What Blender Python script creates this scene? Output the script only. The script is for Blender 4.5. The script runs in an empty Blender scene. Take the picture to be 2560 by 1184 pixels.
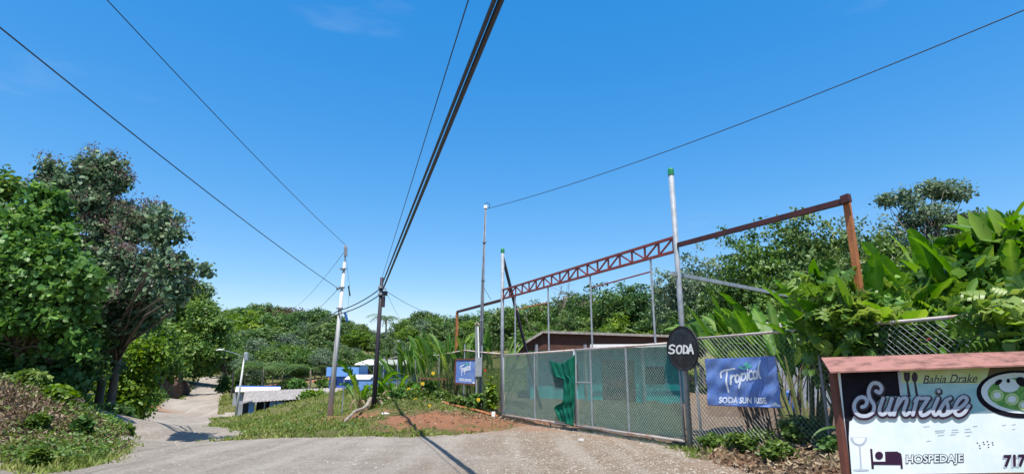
import bpy, math, random
import numpy as np
from mathutils import Vector, Matrix

random.seed(7)
RNG = np.random.default_rng(7)
SC = bpy.context.scene
COL = SC.collection

# ------------------------------------------------------------------ camera, sky, sun
F_PX = 1400.0            # focal length in pixels of the 2560 px frame
PITCH = math.atan(345.0 / F_PX)
CAM_Z = 1.55
cam_d = bpy.data.cameras.new('camera')
cam_d.sensor_width = 36.0
cam_d.lens = 36.0 * F_PX / 2560.0
cam_d.clip_start = 0.05
cam_d.clip_end = 3000
cam = bpy.data.objects.new('camera', cam_d)
COL.objects.link(cam)
cam.location = (0, 0, CAM_Z)
cam.rotation_euler = (math.pi / 2 + PITCH, 0, 0)
SC.camera = cam

SUN = Vector((0.03, 0.42, -1.0)).normalized()      # direction the light travels
w = bpy.data.worlds.new('World')
SC.world = w
w.use_nodes = True
nt = w.node_tree
bg = nt.nodes['Background']
sky = nt.nodes.new('ShaderNodeTexSky')
sky.sky_type = 'NISHITA'
sky.sun_disc = False
sky.sun_elevation = math.asin(-SUN.z)
sky.sun_rotation = math.atan2(-SUN.x, -SUN.y)
sky.air_density = 1.0
sky.dust_density = 0.6
sky.ozone_density = 2.2
gm = nt.nodes.new('ShaderNodeGamma'); gm.inputs['Gamma'].default_value = 0.48
hs = nt.nodes.new('ShaderNodeHueSaturation')
hs.inputs['Saturation'].default_value = 2.3
hs.inputs['Value'].default_value = 2.05
hs.inputs['Hue'].default_value = 0.507
nt.links.new(sky.outputs[0], gm.inputs['Color'])
nt.links.new(gm.outputs[0], hs.inputs['Color'])
# thin low cloud near the horizon and faint wisps higher up
tcw = nt.nodes.new('ShaderNodeTexCoord')
sxw = nt.nodes.new('ShaderNodeSeparateXYZ'); nt.links.new(tcw.outputs['Generated'], sxw.inputs[0])
mpw = nt.nodes.new('ShaderNodeMapping'); mpw.inputs['Scale'].default_value = (1.6, 1.6, 7.0); nt.links.new(tcw.outputs['Generated'], mpw.inputs[0])
nzw = nt.nodes.new('ShaderNodeTexNoise'); nzw.inputs['Scale'].default_value = 1.7; nzw.inputs['Detail'].default_value = 7; nzw.inputs['Roughness'].default_value = .55
nt.links.new(mpw.outputs[0], nzw.inputs['Vector'])
def wmap(src, a0, a1, b0, b1):
    m_ = nt.nodes.new('ShaderNodeMapRange'); m_.interpolation_type = 'SMOOTHSTEP'
    for k_, v_ in (('From Min', a0), ('From Max', a1), ('To Min', b0), ('To Max', b1)): m_.inputs[k_].default_value = v_
    nt.links.new(src, m_.inputs['Value']); return m_.outputs[0]
def wmul(p_, q_):
    m_ = nt.nodes.new('ShaderNodeMath'); m_.operation = 'MULTIPLY'; nt.links.new(p_, m_.inputs[0]); nt.links.new(q_, m_.inputs[1]); return m_.outputs[0]
lowc = wmul(wmul(wmap(nzw.outputs['Fac'], .38, .62, .25, .8), wmap(sxw.outputs[2], .03, .16, 1, 0)), wmap(sxw.outputs[0], -.05, -.35, .35, 1))
wisp = wmul(wmap(nzw.outputs['Fac'], .60, .78, 0, .10), wmap(sxw.outputs[2], .15, .3, 0, 1))
adw = nt.nodes.new('ShaderNodeMath'); adw.operation = 'ADD'; nt.links.new(lowc, adw.inputs[0]); nt.links.new(wisp, adw.inputs[1])
mxw = nt.nodes.new('ShaderNodeMix'); mxw.data_type = 'RGBA'; mxw.inputs[7].default_value = (4.0, 4.3, 5.0, 1)
nt.links.new(adw.outputs[0], mxw.inputs[0]); nt.links.new(hs.outputs[0], mxw.inputs[6]); nt.links.new(mxw.outputs[2], bg.inputs['Color'])
bg.inputs['Strength'].default_value = 0.15
sl = bpy.data.lights.new('sun', 'SUN')
sl.energy = 5.0
sl.angle = math.radians(0.5)
sl.color = (1.0, 0.95, 0.87)
so = bpy.data.objects.new('sun', sl)
COL.objects.link(so)
so.rotation_euler = SUN.to_track_quat('-Z', 'Y').to_euler()
so.location = (0, -20, 60)

SC.view_settings.view_transform = 'Standard'
SC.view_settings.look = 'None'
SC.view_settings.exposure = 0.55
SC.view_settings.gamma = 1.0
SC.cycles.max_bounces = 6
SC.cycles.transparent_max_bounces = 24
SC.cycles.diffuse_bounces = 3
SC.cycles.glossy_bounces = 2
SC.cycles.transmission_bounces = 4
SC.cycles.use_denoising = True

# ------------------------------------------------------------------ survey helpers
CP, SP = math.cos(PITCH), math.sin(PITCH)
def ray(px, py):
    u = (px - 1280) / F_PX; v = (592 - py) / F_PX
    return Vector((u, CP - v * SP, SP + v * CP))
def P(px, py, Y):
    r = ray(px, py); t = Y / r.y
    return Vector((r.x * t, Y, CAM_Z + r.z * t))
def G(px, py, z=0.0):
    r = ray(px, py); t = (z - CAM_Z) / r.z
    return Vector((r.x * t, r.y * t, z))
def hit(px, py, o, n):
    r = ray(px, py); c = Vector((0, 0, CAM_Z))
    return c + r * ((o - c).dot(n) / r.dot(n))

# the gate and roadside fence share one line
GP = Vector((3.88, 12.9, 0)); GD = Vector((0.445, -0.896, 0)).normalized()
GN = Vector((-GD.y, GD.x, 0)); GN = GN if GN.y < 0 else -GN     # towards the road
def L(t, z=0.0, off=0.0):
    p = GP + GD * t + GN * off
    return Vector((p.x, p.y, z))
def tline(px, py=900):
    r = ray(px, py); k = r.x / r.y
    return (GP.x - k * GP.y) / (k * GD.y - GD.x)

# ------------------------------------------------------------------ noise + terrain
_T = RNG.random((256, 256))
def vnoise(x, y, s=0):
    x = np.asarray(x, float) + s * 17.3; y = np.asarray(y, float) + s * 9.1
    xi = np.floor(x).astype(int); yi = np.floor(y).astype(int)
    fx = x - xi; fy = y - yi
    fx = fx * fx * (3 - 2 * fx); fy = fy * fy * (3 - 2 * fy)
    a = _T[xi & 255, yi & 255]; b = _T[(xi + 1) & 255, yi & 255]
    c = _T[xi & 255, (yi + 1) & 255]; d = _T[(xi + 1) & 255, (yi + 1) & 255]
    return (a * (1 - fx) + b * fx) * (1 - fy) + (c * (1 - fx) + d * fx) * fy - 0.5
def fbm(x, y, o=4, s=0):
    r = 0; a = 1.0
    for k in range(o):
        r = r + a * vnoise(np.asarray(x) * 2 ** k, np.asarray(y) * 2 ** k, s + k); a *= 0.5
    return r

CTRL = []
def cz(x, y, z): CTRL.append((x, y, z))
def cp(px, py, Y):
    p = P(px, py, Y); CTRL.append((p.x, p.y, p.z))
for x in (-25, -14, -6, 0, 4): 
    for y in (-25, -8, 0, 6): cz(x, y, 0)
for x, y in ((-7, 10), (-4, 12), (0, 10), (3, 10), (-7.5, 13), (-4, 15), (0, 14), (3, 13), (-10, 9), (-14, 8), (-9.2, 12.6)): cz(x, y, 0)
# left mound
for x, y, z in ((-12.3, 13.8, 1.38), (-11.0, 13.8, .95), (-10.0, 13.9, .42), (-9.2, 14.0, 0.05), (-14.5, 13, 1.25), (-17, 15, 1.6), (-22, 14, 1.7), (-12, 12.3, .45), (-14, 11.6, .4),
                (-12.0, 17, .5), (-11.3, 16.2, -.1), (-15, 20, .3), (-20, 24, .3)): cz(x, y, z)
# descending road and the valley
RD = [(445, 17.5, 1098), (415, 26, 1086), (430, 36, 1071), (442, 44, 1056), (455, 52, 1036), (480, 62, 1010), (511, 77, 985), (520, 92, 965), (520, 110, 950), (545, 125, 940), (600, 140, 931)]
for px, Y, py in RD: cp(px, py, Y)
for px, py, Y in ((525, 1088, 18), (530, 1085, 33), (700, 1086, 16.8), (850, 1088, 16.3), (700, 1052, 27), (600, 1064, 46), (593, 1058, 56), (560, 1046, 60), (640, 1040, 58), (700, 1018, 48), (760, 1005, 58),
                  (800, 1003, 48), (850, 1012, 38), (822, 1060, 27), (935, 1022, 24), (880, 1050, 22), (1000, 1090, 16), (1000, 1052, 19.5), (1000, 1008, 24), (1100, 1000, 26), (1150, 1037, 21), (1050, 1076, 17.2),
                  (850, 976, 62), (1000, 985, 40), (255, 1042, 29), (200, 1030, 36), (290, 1050, 33), (325, 1048, 40), (250, 1055, 24), (400, 1004, 70), (440, 984, 80), (410, 1012, 60), (330, 980, 60), (200, 960, 60), (560, 985, 85), (620, 965, 100),
                  (700, 962, 95), (480, 950, 100), (600, 940, 120)): cp(px, py, Y)
cz(-.41, 21.5, 0); cz(2, 17, 0); cz(3.88, 12.9, 0); cz(5.3, 10.04, .26); cz(6.6, 7.4, .3); cz(5, 7, .2); cz(4.6, 9.5, .12); cz(6, 0, .1); cz(10, 0, .3); cz(9, 8, .3); cz(9, 14, .15); cz(8, 22, .05); cz(4, 26, .05); cz(10, 32, .2); cz(0, 30, .3); cz(20, 30, .5); cz(20, 10, .5)
for px, Y, z in ((700, 150, 7), (900, 150, 6.5), (1100, 110, 4), (1300, 80, 2.5), (1500, 80, 2), (1900, 60, 1.5), (2300, 60, 2), (2500, 80, 3), (300, 110, 3), (0, 110, 3), (100, 60, .8), (450, 160, 6), (700, 220, 14), (1200, 220, 12), (1900, 200, 10), (100, 220, 10), (-600, 60, 3), (3200, 40, 2)):
    p = P(px, 900, Y); cz(p.x, p.y, z)
for x, y, z in ((-300, 0, 4), (300, 0, 4), (0, -200, 0), (-200, -200, 2), (200, -200, 2)): cz(x, y, z)
_C = np.array(CTRL)
_S = 10.0
def _tps_fit(C, lam=0.004):
    X = C[:, :2] / _S; n = len(X)
    d = np.linalg.norm(X[:, None] - X[None], axis=2)
    K = np.where(d > 0, d * d * np.log(d + 1e-12), 0) + lam * np.eye(n)
    Pm = np.hstack([np.ones((n, 1)), X])
    A = np.zeros((n + 3, n + 3)); A[:n, :n] = K; A[:n, n:] = Pm; A[n:, :n] = Pm.T
    b = np.zeros(n + 3); b[:n] = C[:, 2]
    return X, np.linalg.solve(A, b)
_X, _W = _tps_fit(_C)

ROADC = np.array([[P(px, 1000, Y).x * 1.0, Y] for px, Y, _ in RD])
NEAR = np.array([(-9.9, 11.3), (-8.6, 10.3), (-7.6, 9.9), (-7.5, 10.9), (-8.2, 12.6), (-9.2, 14.4), (-11.6, 17.5), (-9.8, 18.6), (-8.6, 16.5), (-5.0, 15.9), (-2.8, 15.5), (-1.5, 15.9), (-0.3, 17.2), (.35, 18.6), (.1, 20.4), (-.2, 21.3), (.9, 19.5), (3.6, 14.0), (3.75, 12.2),
                 (3.5, 10.6), (3.9, 9.0), (4.3, 6), (5.5, 0), (7, -25), (-40, -25), (-40, 9), (-20, 10)])
def poly_sd(x, y, poly):
    x = np.asarray(x, float); y = np.asarray(y, float)
    ins = np.zeros(x.shape, bool); dm = np.full(x.shape, 1e9)
    n = len(poly)
    for i in range(n):
        x0, y0 = poly[i]; x1, y1 = poly[(i + 1) % n]
        c = ((y0 > y) != (y1 > y)) & (x < (x1 - x0) * (y - y0) / (y1 - y0 + 1e-12) + x0)
        ins ^= c
        t = np.clip(((x - x0) * (x1 - x0) + (y - y0) * (y1 - y0)) / ((x1 - x0) ** 2 + (y1 - y0) ** 2), 0, 1)
        dm = np.minimum(dm, np.hypot(x - x0 - t * (x1 - x0), y - y0 - t * (y1 - y0)))
    return np.where(ins, dm, -dm)
def line_d(x, y, pts):
    dm = np.full(np.shape(x), 1e9)
    for (x0, y0), (x1, y1) in zip(pts[:-1], pts[1:]):
        t = np.clip(((x - x0) * (x1 - x0) + (y - y0) * (y1 - y0)) / ((x1 - x0) ** 2 + (y1 - y0) ** 2), 0, 1)
        dm = np.minimum(dm, np.hypot(x - x0 - t * (x1 - x0), y - y0 - t * (y1 - y0)))
    return dm
DRIVE = np.array([(P(500, 1000, 56).x, 56), (P(560, 1000, 60).x, 60), (P(600, 1000, 61.5).x, 61.5)])
PULL = np.array([(P(450, 1000, 56).x, 57), (P(400, 1000, 57).x, 56)])
def road_sd(x, y):
    a = poly_sd(x, y, NEAR)
    b = 2.0 + .6 * np.clip((np.asarray(y) - 38) / 12, 0, 1) - .5 * np.clip((np.asarray(y) - 62) / 12, 0, 1) - line_d(x, y, ROADC)
    c = 1.5 - line_d(x, y, DRIVE)
    return np.maximum(np.maximum(a, b), c) + 0.45 * fbm(np.asarray(x) * .9, np.asarray(y) * .9, 3, 5)
def Hbase(x, y):
    x = np.atleast_1d(np.asarray(x, float)); y = np.atleast_1d(np.asarray(y, float))
    sh = x.shape; q = np.stack([x.ravel(), y.ravel()], 1) / _S
    out = np.zeros(len(q)); n = len(_X)
    for k in range(0, len(q), 40000):
        s = q[k:k + 40000]
        d2 = ((s[:, None] - _X[None]) ** 2).sum(2)
        out[k:k + 40000] = (0.5 * d2 * np.log(d2 + 1e-12)) @ _W[:n] + _W[n] + s @ _W[n + 1:]
    return out.reshape(sh)
def H(x, y):
    x = np.atleast_1d(np.asarray(x, float)); y = np.atleast_1d(np.asarray(y, float))
    h = Hbase(x, y)
    r = np.hypot(x, y)
    h = np.where(r > 250, 12 + 0 * h, h * np.clip((250 - r) / 60, 0, 1) + 12 * (1 - np.clip((250 - r) / 60, 0, 1)))
    off = np.clip(-road_sd(x, y) / 0.7, 0, 1)
    h = h + off * (0.20 * fbm(x * 1.3, y * 1.3, 4, 2) + 0.05 * off) + 0.012 * fbm(x * 2, y * 2, 3, 9)
    h = h + 0.02 * np.sin(x * .8 + .2 * y) * (1 - off) * 0.6
    return h
def h1(x, y): return float(H(x, y)[0])

# ------------------------------------------------------------------ object helpers
def tag(o, label=None, cat=None, group=None, kind=None):
    if label: o['label'] = label
    if cat: o['category'] = cat
    if group: o['group'] = group
    if kind: o['kind'] = kind
    return o
def empty(name, loc, label, cat, group=None, rz=0.0):
    o = bpy.data.objects.new(name, None); COL.objects.link(o)
    o.empty_display_size = 0.3
    o.location = loc; o.rotation_euler = (0, 0, rz)
    return tag(o, label, cat, group)
def np_mesh(name, V, F, tint=None, smooth=False):
    V = np.asarray(V, np.float32).reshape(-1, 3)
    F = np.asarray(F, np.int32)
    k = F.shape[1]; me = bpy.data.meshes.new(name)
    me.vertices.add(len(V)); me.vertices.foreach_set('co', V.ravel())
    me.loops.add(F.size); me.loops.foreach_set('vertex_index', F.ravel())
    me.polygons.add(len(F)); me.polygons.foreach_set('loop_start', np.arange(0, F.size, k, dtype=np.int32))
    if tint is not None:
        a = me.attributes.new('tint', 'FLOAT', 'POINT'); a.data.foreach_set('value', np.asarray(tint, np.float32))
    me.update(calc_edges=True)
    me.validate()
    if smooth: me.polygons.foreach_set('use_smooth', np.ones(len(F), bool))
    return me
def link(name, me, mat, parent=None):
    o = bpy.data.objects.new(name, me); COL.objects.link(o)
    if mat is not None and not me.materials: me.materials.append(mat)
    if parent is not None: o.parent = parent
    return o

class MB:
    """collects solid pieces for ONE mesh"""
    def __init__(s): s.v = []; s.f = []; s.t = []
    def add(s, vs, fs, tint=0.5):
        b = len(s.v); s.v += [tuple(v) for v in vs]; s.f += [[b + i for i in f] for f in fs]; s.t += [tint] * len(vs); return s
    def tube(s, pts, rad, n=6, cap=True, tint=0.5):
        pts = [Vector(p) for p in pts]
        if not hasattr(rad, '__len__'): rad = [rad] * len(pts)
        vs = []; fs = []; up = None
        for i, p in enumerate(pts):
            d = (pts[min(i + 1, len(pts) - 1)] - pts[max(i - 1, 0)]).normalized()
            if up is None: up = d.cross(Vector((0, 0, 1)) if abs(d.z) < .9 else Vector((0, 1, 0))).normalized()
            a = (up - d * up.dot(d)).normalized(); up = a; b = d.cross(a)
            for k in range(n):
                th = 2 * math.pi * k / n
                vs.append(p + (a * math.cos(th) + b * math.sin(th)) * rad[i])
        for i in range(len(pts) - 1):
            for k in range(n):
                fs.append([i * n + k, i * n + (k + 1) % n, (i + 1) * n + (k + 1) % n, (i + 1) * n + k])
        if cap:
            fs.append(list(range(n))[::-1]); fs.append([(len(pts) - 1) * n + k for k in range(n)])
        return s.add(vs, fs, tint)
    def bar(s, a, b, w_, h_=None, up=(0, 0, 1)):
        a = Vector(a); b = Vector(b); h_ = h_ or w_
        d = (b - a).normalized(); u = Vector(up)
        if abs(d.dot(u)) > .98: u = Vector((GD.x, GD.y, 0))
        x = d.cross(u).normalized(); y = x.cross(d)
        vs = [p + x * (sx * w_ / 2) + y * (sy * h_ / 2) for p in (a, b) for sx, sy in ((-1, -1), (1, -1), (1, 1), (-1, 1))]
        return s.add(vs, [[3, 2, 1, 0], [4, 5, 6, 7], [0, 1, 5, 4], [1, 2, 6, 5], [2, 3, 7, 6], [3, 0, 4, 7]])
    def box(s, c, sx, sy, sz, rz=0.0):
        cx, cy, cz_ = c; ca, sa = math.cos(rz), math.sin(rz); vs = []
        for z in (0, sz):
            for x, y in ((-1, -1), (1, -1), (1, 1), (-1, 1)):
                X, Y = x * sx / 2, y * sy / 2; vs.append((cx + X * ca - Y * sa, cy + X * sa + Y * ca, cz_ + z))
        return s.add(vs, [[3, 2, 1, 0], [4, 5, 6, 7], [0, 1, 5, 4], [1, 2, 6, 5], [2, 3, 7, 6], [3, 0, 4, 7]])
    def prism(s, pts, ext):
        n = len(pts); pts = [Vector(p) for p in pts]; e = Vector(ext)
        vs = pts + [p + e for p in pts]
        return s.add(vs, [list(range(n))[::-1], [n + i for i in range(n)]] + [[i, (i + 1) % n, n + (i + 1) % n, n + i] for i in range(n)])
    def build(s, name, mat, parent=None, origin=None, smooth=False):
        me = bpy.data.meshes.new(name)
        o0 = Vector(origin) if origin is not None else (Vector(parent.location) if parent is not None and parent.parent is None else None)
        if parent is not None and parent.parent is not None: o0 = Vector(parent.parent.location)
        vs = s.v if o0 is None else [(v[0] - o0.x, v[1] - o0.y, v[2] - o0.z) for v in s.v]
        me.from_pydata(vs, [], s.f); me.update()
        a = me.attributes.new('tint', 'FLOAT', 'POINT'); a.data.foreach_set('value', np.array(s.t, np.float32))
        if smooth: me.polygons.foreach_set('use_smooth', np.ones(len(me.polygons), bool))
        o = link(name, me, mat, parent)
        if parent is None and origin is not None: o.location = origin
        return o

# ------------------------------------------------------------------ materials
def new_mat(name):
    m = bpy.data.materials.new(name); m.use_nodes = True
    return m, m.node_tree, m.node_tree.nodes['Principled BSDF']
def N(t, typ, **kw):
    n = t.nodes.new(typ)
    for k, v in kw.items(): setattr(n, k, v)
    return n
def noise_fac(t, scale, detail=4, rough=.6, coord='Object', lo=.35, hi=.65, stretch=None):
    tc = N(t, 'ShaderNodeTexCoord'); nz = N(t, 'ShaderNodeTexNoise'); nz.inputs['Scale'].default_value = scale
    nz.inputs['Detail'].default_value = detail; nz.inputs['Roughness'].default_value = rough
    src = tc.outputs[coord]
    if stretch:
        mp = N(t, 'ShaderNodeMapping'); mp.inputs['Scale'].default_value = stretch; t.links.new(src, mp.inputs[0]); src = mp.outputs[0]
    t.links.new(src, nz.inputs['Vector'])
    mr = N(t, 'ShaderNodeMapRange'); mr.inputs['From Min'].default_value = lo; mr.inputs['From Max'].default_value = hi
    t.links.new(nz.outputs['Fac'], mr.inputs['Value'])
    return mr.outputs[0]
def mix(t, fac, a, b, bt='MIX'):
    m = N(t, 'ShaderNodeMix', data_type='RGBA', blend_type=bt)
    for sock, v in ((0, fac), (6, a), (7, b)):
        if hasattr(v, 'is_output'): t.links.new(v, m.inputs[sock])
        else: m.inputs[sock].default_value = v if sock == 0 else (v[0], v[1], v[2], 1)
    return m.outputs[2]
def bump(t, bs, h, strength=.4, dist=.02):
    b = N(t, 'ShaderNodeBump'); b.inputs['Strength'].default_value = strength; b.inputs['Distance'].default_value = dist
    t.links.new(h, b.inputs['Height']); t.links.new(b.outputs[0], bs.inputs['Normal'])
def paint(name, c1, c2, scale=6, rough=.6, metal=0.0, lo=.4, hi=.7, bmp=.15, stretch=None):
    m, t, b = new_mat(name)
    f = noise_fac(t, scale, 6, .7, lo=lo, hi=hi, stretch=stretch)
    t.links.new(mix(t, f, c1, c2), b.inputs['Base Color'])
    b.inputs['Roughness'].default_value = rough; b.inputs['Metallic'].default_value = metal
    if bmp: bump(t, b, noise_fac(t, scale * 6, 4, .6), bmp, .01)
    return m
def leafmat(name, dark, mid, light, trans=.35, rough=.45, nscale=.8, spec=.35):
    m, t, b = new_mat(name)
    at = N(t, 'ShaderNodeAttribute', attribute_name='tint')
    oi = N(t, 'ShaderNodeObjectInfo')
    cr = N(t, 'ShaderNodeValToRGB'); e = cr.color_ramp.elements
    e[0].position = 0; e[0].color = (*dark, 1); e[1].position = 1; e[1].color = (*light, 1)
    x = e.new(.5); x.color = (*mid, 1)
    f = noise_fac(t, nscale, 3, .6, lo=.3, hi=.7)
    a = N(t, 'ShaderNodeMath', operation='MULTIPLY_ADD'); t.links.new(f, a.inputs[0]); a.inputs[1].default_value = .35
    t.links.new(at.outputs['Fac'], a.inputs[2])
    s2 = N(t, 'ShaderNodeMath', operation='MULTIPLY_ADD'); t.links.new(oi.outputs['Random'], s2.inputs[0]); s2.inputs[1].default_value = .2
    t.links.new(a.outputs[0], s2.inputs[2])
    s3 = N(t, 'ShaderNodeMath', operation='SUBTRACT'); t.links.new(s2.outputs[0], s3.inputs[0]); s3.inputs[1].default_value = .28
    t.links.new(s3.outputs[0], cr.inputs[0])
    t.links.new(cr.outputs[0], b.inputs['Base Color'])
    b.inputs['Roughness'].default_value = rough; b.inputs['Specular IOR Level'].default_value = spec
    tr = N(t, 'ShaderNodeBsdfTranslucent'); hs_ = N(t, 'ShaderNodeHueSaturation')
    hs_.inputs['Hue'].default_value = .485; hs_.inputs['Saturation'].default_value = 1.1; hs_.inputs['Value'].default_value = 1.5
    t.links.new(cr.outputs[0], hs_.inputs['Color']); t.links.new(hs_.outputs[0], tr.inputs[0])
    mx = N(t, 'ShaderNodeMixShader'); mx.inputs[0].default_value = trans
    t.links.new(b.outputs[0], mx.inputs[1]); t.links.new(tr.outputs[0], mx.inputs[2])
    t.links.new(mx.outputs[0], t.nodes['Material Output'].inputs['Surface'])
    return m
def cloth(name, c1, c2, alpha, see=(1, 1, 1)):
    m, t, b = new_mat(name)
    t.links.new(mix(t, noise_fac(t, 1.2, 5, .6), c1, c2), b.inputs['Base Color'])
    b.inputs['Roughness'].default_value = .8
    tp = N(t, 'ShaderNodeBsdfTransparent'); tp.inputs[0].default_value = (*see, 1); b.inputs['Specular IOR Level'].default_value = .1; mx = N(t, 'ShaderNodeMixShader')
    mr = N(t, 'ShaderNodeMapRange'); mr.inputs['To Min'].default_value = alpha - .12; mr.inputs['To Max'].default_value = alpha + .1
    t.links.new(noise_fac(t, 2.0, 5, .7), mr.inputs['Value']); t.links.new(mr.outputs[0], mx.inputs[0])
    t.links.new(tp.outputs[0], mx.inputs[1]); t.links.new(b.outputs[0], mx.inputs[2])
    t.links.new(mx.outputs[0], t.nodes['Material Output'].inputs['Surface'])
    return m

M = {}
M['steel'] = paint('galvanised_steel', (.30, .33, .37), (.19, .21, .23), 5, .6, .1)
M['rail'] = paint('weathered_rail', (.48, .43, .40), (.34, .17, .10), 3, .7, lo=.5, hi=.65)
M['wire_mesh'] = paint('galvanised_wire', (.36, .40, .42), (.22, .24, .25), 9, .6, .1, bmp=0)
M['rust_red'] = paint('red_oxide_steel', (.24, .045, .035), (.14, .03, .025), 5, .55)
M['rust_dark'] = paint('dark_red_steel', (.075, .016, .014), (.03, .01, .01), 4, .6)
M['rust_orange'] = paint('rusted_steel', (.42, .155, .05), (.20, .065, .025), 4, .8, stretch=(1, 1, .3))
M['green_paint'] = paint('green_paint', (.01, .25, .08), (.01, .15, .06), 9, .5)
M['concrete'] = paint('pole_concrete', (.60, .60, .58), (.42, .41, .39), 3, .85, stretch=(1, 1, .3))
M['dark_wood'] = paint('tarred_wood', (.035, .028, .045), (.02, .016, .02), 8, .7, stretch=(1, 1, .15))
M['bark'] = paint('bark', (.16, .13, .10), (.07, .055, .045), 7, .9, stretch=(1, 1, .25), bmp=.6)
M['pale_bark'] = paint('pale_bark', (.34, .30, .24), (.16, .13, .10), 6, .9, stretch=(1, 1, .4), bmp=.5)
M['cable'] = paint('black_cable', (.012, .012, .02), (.02, .02, .03), 8, .45, bmp=0)
M['thin_cable'] = paint('dark_thin_cable', (.03, .035, .05), (.04, .05, .06), 8, .5, bmp=0)
M['blue_plastic'] = paint('blue_plastic', (.02, .10, .35), (.015, .07, .25), 8, .4, bmp=0)
M['black'] = paint('black_paint', (.008, .008, .010), (.03, .03, .032), 5, .5)
M['white'] = paint('white_paint', (.78, .78, .76), (.62, .62, .58), 7, .6)
M['sign_white'] = paint('printed_white_vinyl', (.78, .82, .83), (.60, .74, .72), 1.6, .4, bmp=0)
M['sign_black'] = paint('printed_black_vinyl', (.008, .007, .012), (.02, .015, .025), 4, .4, bmp=0)
for k_ in ('sign_black',): M[k_].node_tree.nodes['Principled BSDF'].inputs['Specular IOR Level'].default_value = .08
M['sign_purple'] = paint('printed_plum_vinyl', (.035, .008, .035), (.02, .006, .024), 4, .4, bmp=0)
M['sign_grey'] = paint('printed_silver_vinyl', (.50, .54, .62), (.38, .43, .52), 4, .4, bmp=0)
M['sign_cyan'] = paint('printed_pale_blue_vinyl', (.26, .52, .55), (.50, .70, .66), 2.2, .4, bmp=0)
M['sign_olive'] = paint('printed_olive_vinyl', (.10, .10, .03), (.14, .06, .03), 3, .5, bmp=0)
M['sign_lime'] = paint('printed_lime_vinyl', (.50, .60, .22), (.62, .72, .50), 2.5, .4, bmp=0)
M['sign_food'] = paint('printed_salad_green', (.05, .26, .03), (.28, .50, .12), 30, .4, bmp=0)
M['sign_cucumber'] = paint('printed_cucumber', (.42, .58, .20), (.58, .70, .40), 20, .4, bmp=0)
M['banner_blue'] = paint('blue_banner_print', (.085, .17, .45), (.20, .30, .56), 3.0, .6, lo=.42, hi=.72, bmp=.1)
M['banner_white'] = paint('white_banner_print', (.72, .76, .82), (.62, .68, .78), 5, .5, bmp=0)
M['banner_green'] = paint('green_banner_print', (.08, .42, .36), (.10, .36, .22), 5, .5, bmp=0)
M['banner_pale'] = paint('pale_blue_banner_print', (.16, .24, .54), (.12, .19, .50), 5, .5, bmp=0)
M['roof_pink'] = paint('faded_pink_sheet', (.29, .135, .11), (.11, .05, .04), 3.6, .85, lo=.45, hi=.66, stretch=(1, 2.5, 1))
M['frame_brown'] = paint('brown_painted_wood', (.16, .05, .03), (.08, .03, .02), 5, .7)
M['tin'] = paint('weathered_tin_roof', (.36, .33, .30), (.18, .145, .12), 1.8, .6, .1, stretch=(3, .6, 1))
M['tin_rust'] = paint('rusty_tin_roof', (.34, .17, .12), (.20, .09, .06), 1.2, .75, lo=.4, hi=.6)
M['eave'] = paint('dark_brown_eave', (.09, .035, .02), (.05, .02, .015), 3, .8)
M['teal_wall'] = paint('turquoise_wall', (.02, .42, .50), (.015, .32, .40), .9, .7)
M['blue_wall'] = paint('blue_wall', (.05, .14, .52), (.04, .11, .42), 1.2, .7)
M['light_blue'] = paint('light_blue_paint', (.15, .33, .72), (.12, .28, .62), 1.5, .6)
M['grey_wall'] = paint('grey_wall', (.28, .30, .33), (.20, .21, .23), 1.3, .8)
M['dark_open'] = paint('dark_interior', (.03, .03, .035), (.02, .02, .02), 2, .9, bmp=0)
M['green_cloth'] = cloth('dark_green_shade_cloth', (.010, .12, .095), (.02, .15, .11), .56, (.50, .72, .58))
M['olive_net'] = cloth('olive_shade_net', (.06, .09, .045), (.03, .06, .03), .48, (.8, .85, .75))
M['torn_cloth'] = paint('loose_green_cloth', (.008, .13, .080), (.006, .08, .052), 7, .95)
M['torn_cloth'].node_tree.nodes['Principled BSDF'].inputs['Specular IOR Level'].default_value = .1
M['terra'] = paint('terracotta_roof', (.30, .12, .08), (.22, .09, .06), 2, .8)
M['yellow'] = paint('yellow_petals', (.85, .62, .02), (.75, .50, .02), 5, .6, bmp=0)
M['red'] = paint('red_petals', (.55, .06, .02), (.45, .04, .02), 5, .6, bmp=0)
M['stone'] = paint('pebble_stone', (.40, .35, .29), (.16, .13, .10), 8, .9, bmp=0)
M['litter'] = leafmat('dry_leaf_litter', (.10, .065, .04), (.22, .16, .10), (.40, .33, .22), .1, .9)
M['grass'] = leafmat('grass_blades', (.09, .13, .022), (.17, .23, .040), (.34, .33, .11), .3, .6)
M['weed'] = leafmat('broad_weed_leaves', (.04, .085, .015), (.095, .17, .030), (.22, .30, .08), .35)
M['leaf_dark'] = leafmat('blue_green_leaves', (0.030, 0.074, 0.043), (0.083, 0.155, 0.081), (0.255, 0.338, 0.188), .22, .55, spec=.35)
M['leaf_tip'] = leafmat('brown_mauve_flower_sprays', (0.074, 0.054, 0.048), (0.164, 0.108, 0.096), (0.253, 0.180, 0.163), .2, .8)
M['leaf_vine'] = leafmat('broad_bright_leaves', (0.033, 0.098, 0.018), (0.098, 0.218, 0.045), (0.247, 0.414, 0.110), .35)
M['leaf_lime'] = leafmat('lime_leaves', (0.044, 0.102, 0.009), (0.106, 0.204, 0.017), (0.237, 0.324, 0.033), .35)
M['leaf_mid'] = leafmat('mid_green_leaves', (0.031, 0.079, 0.014), (0.084, 0.171, 0.030), (0.196, 0.293, 0.055), .3)
M['leaf_forest'] = leafmat('forest_leaves', (0.033, 0.077, 0.020), (0.090, 0.160, 0.040), (0.210, 0.282, 0.085), .28, nscale=.25)
M['leaf_deep'] = leafmat('deep_green_leaves', (0.025, 0.070, 0.018), (0.062, 0.139, 0.031), (0.156, 0.248, 0.061), .25)
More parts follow.
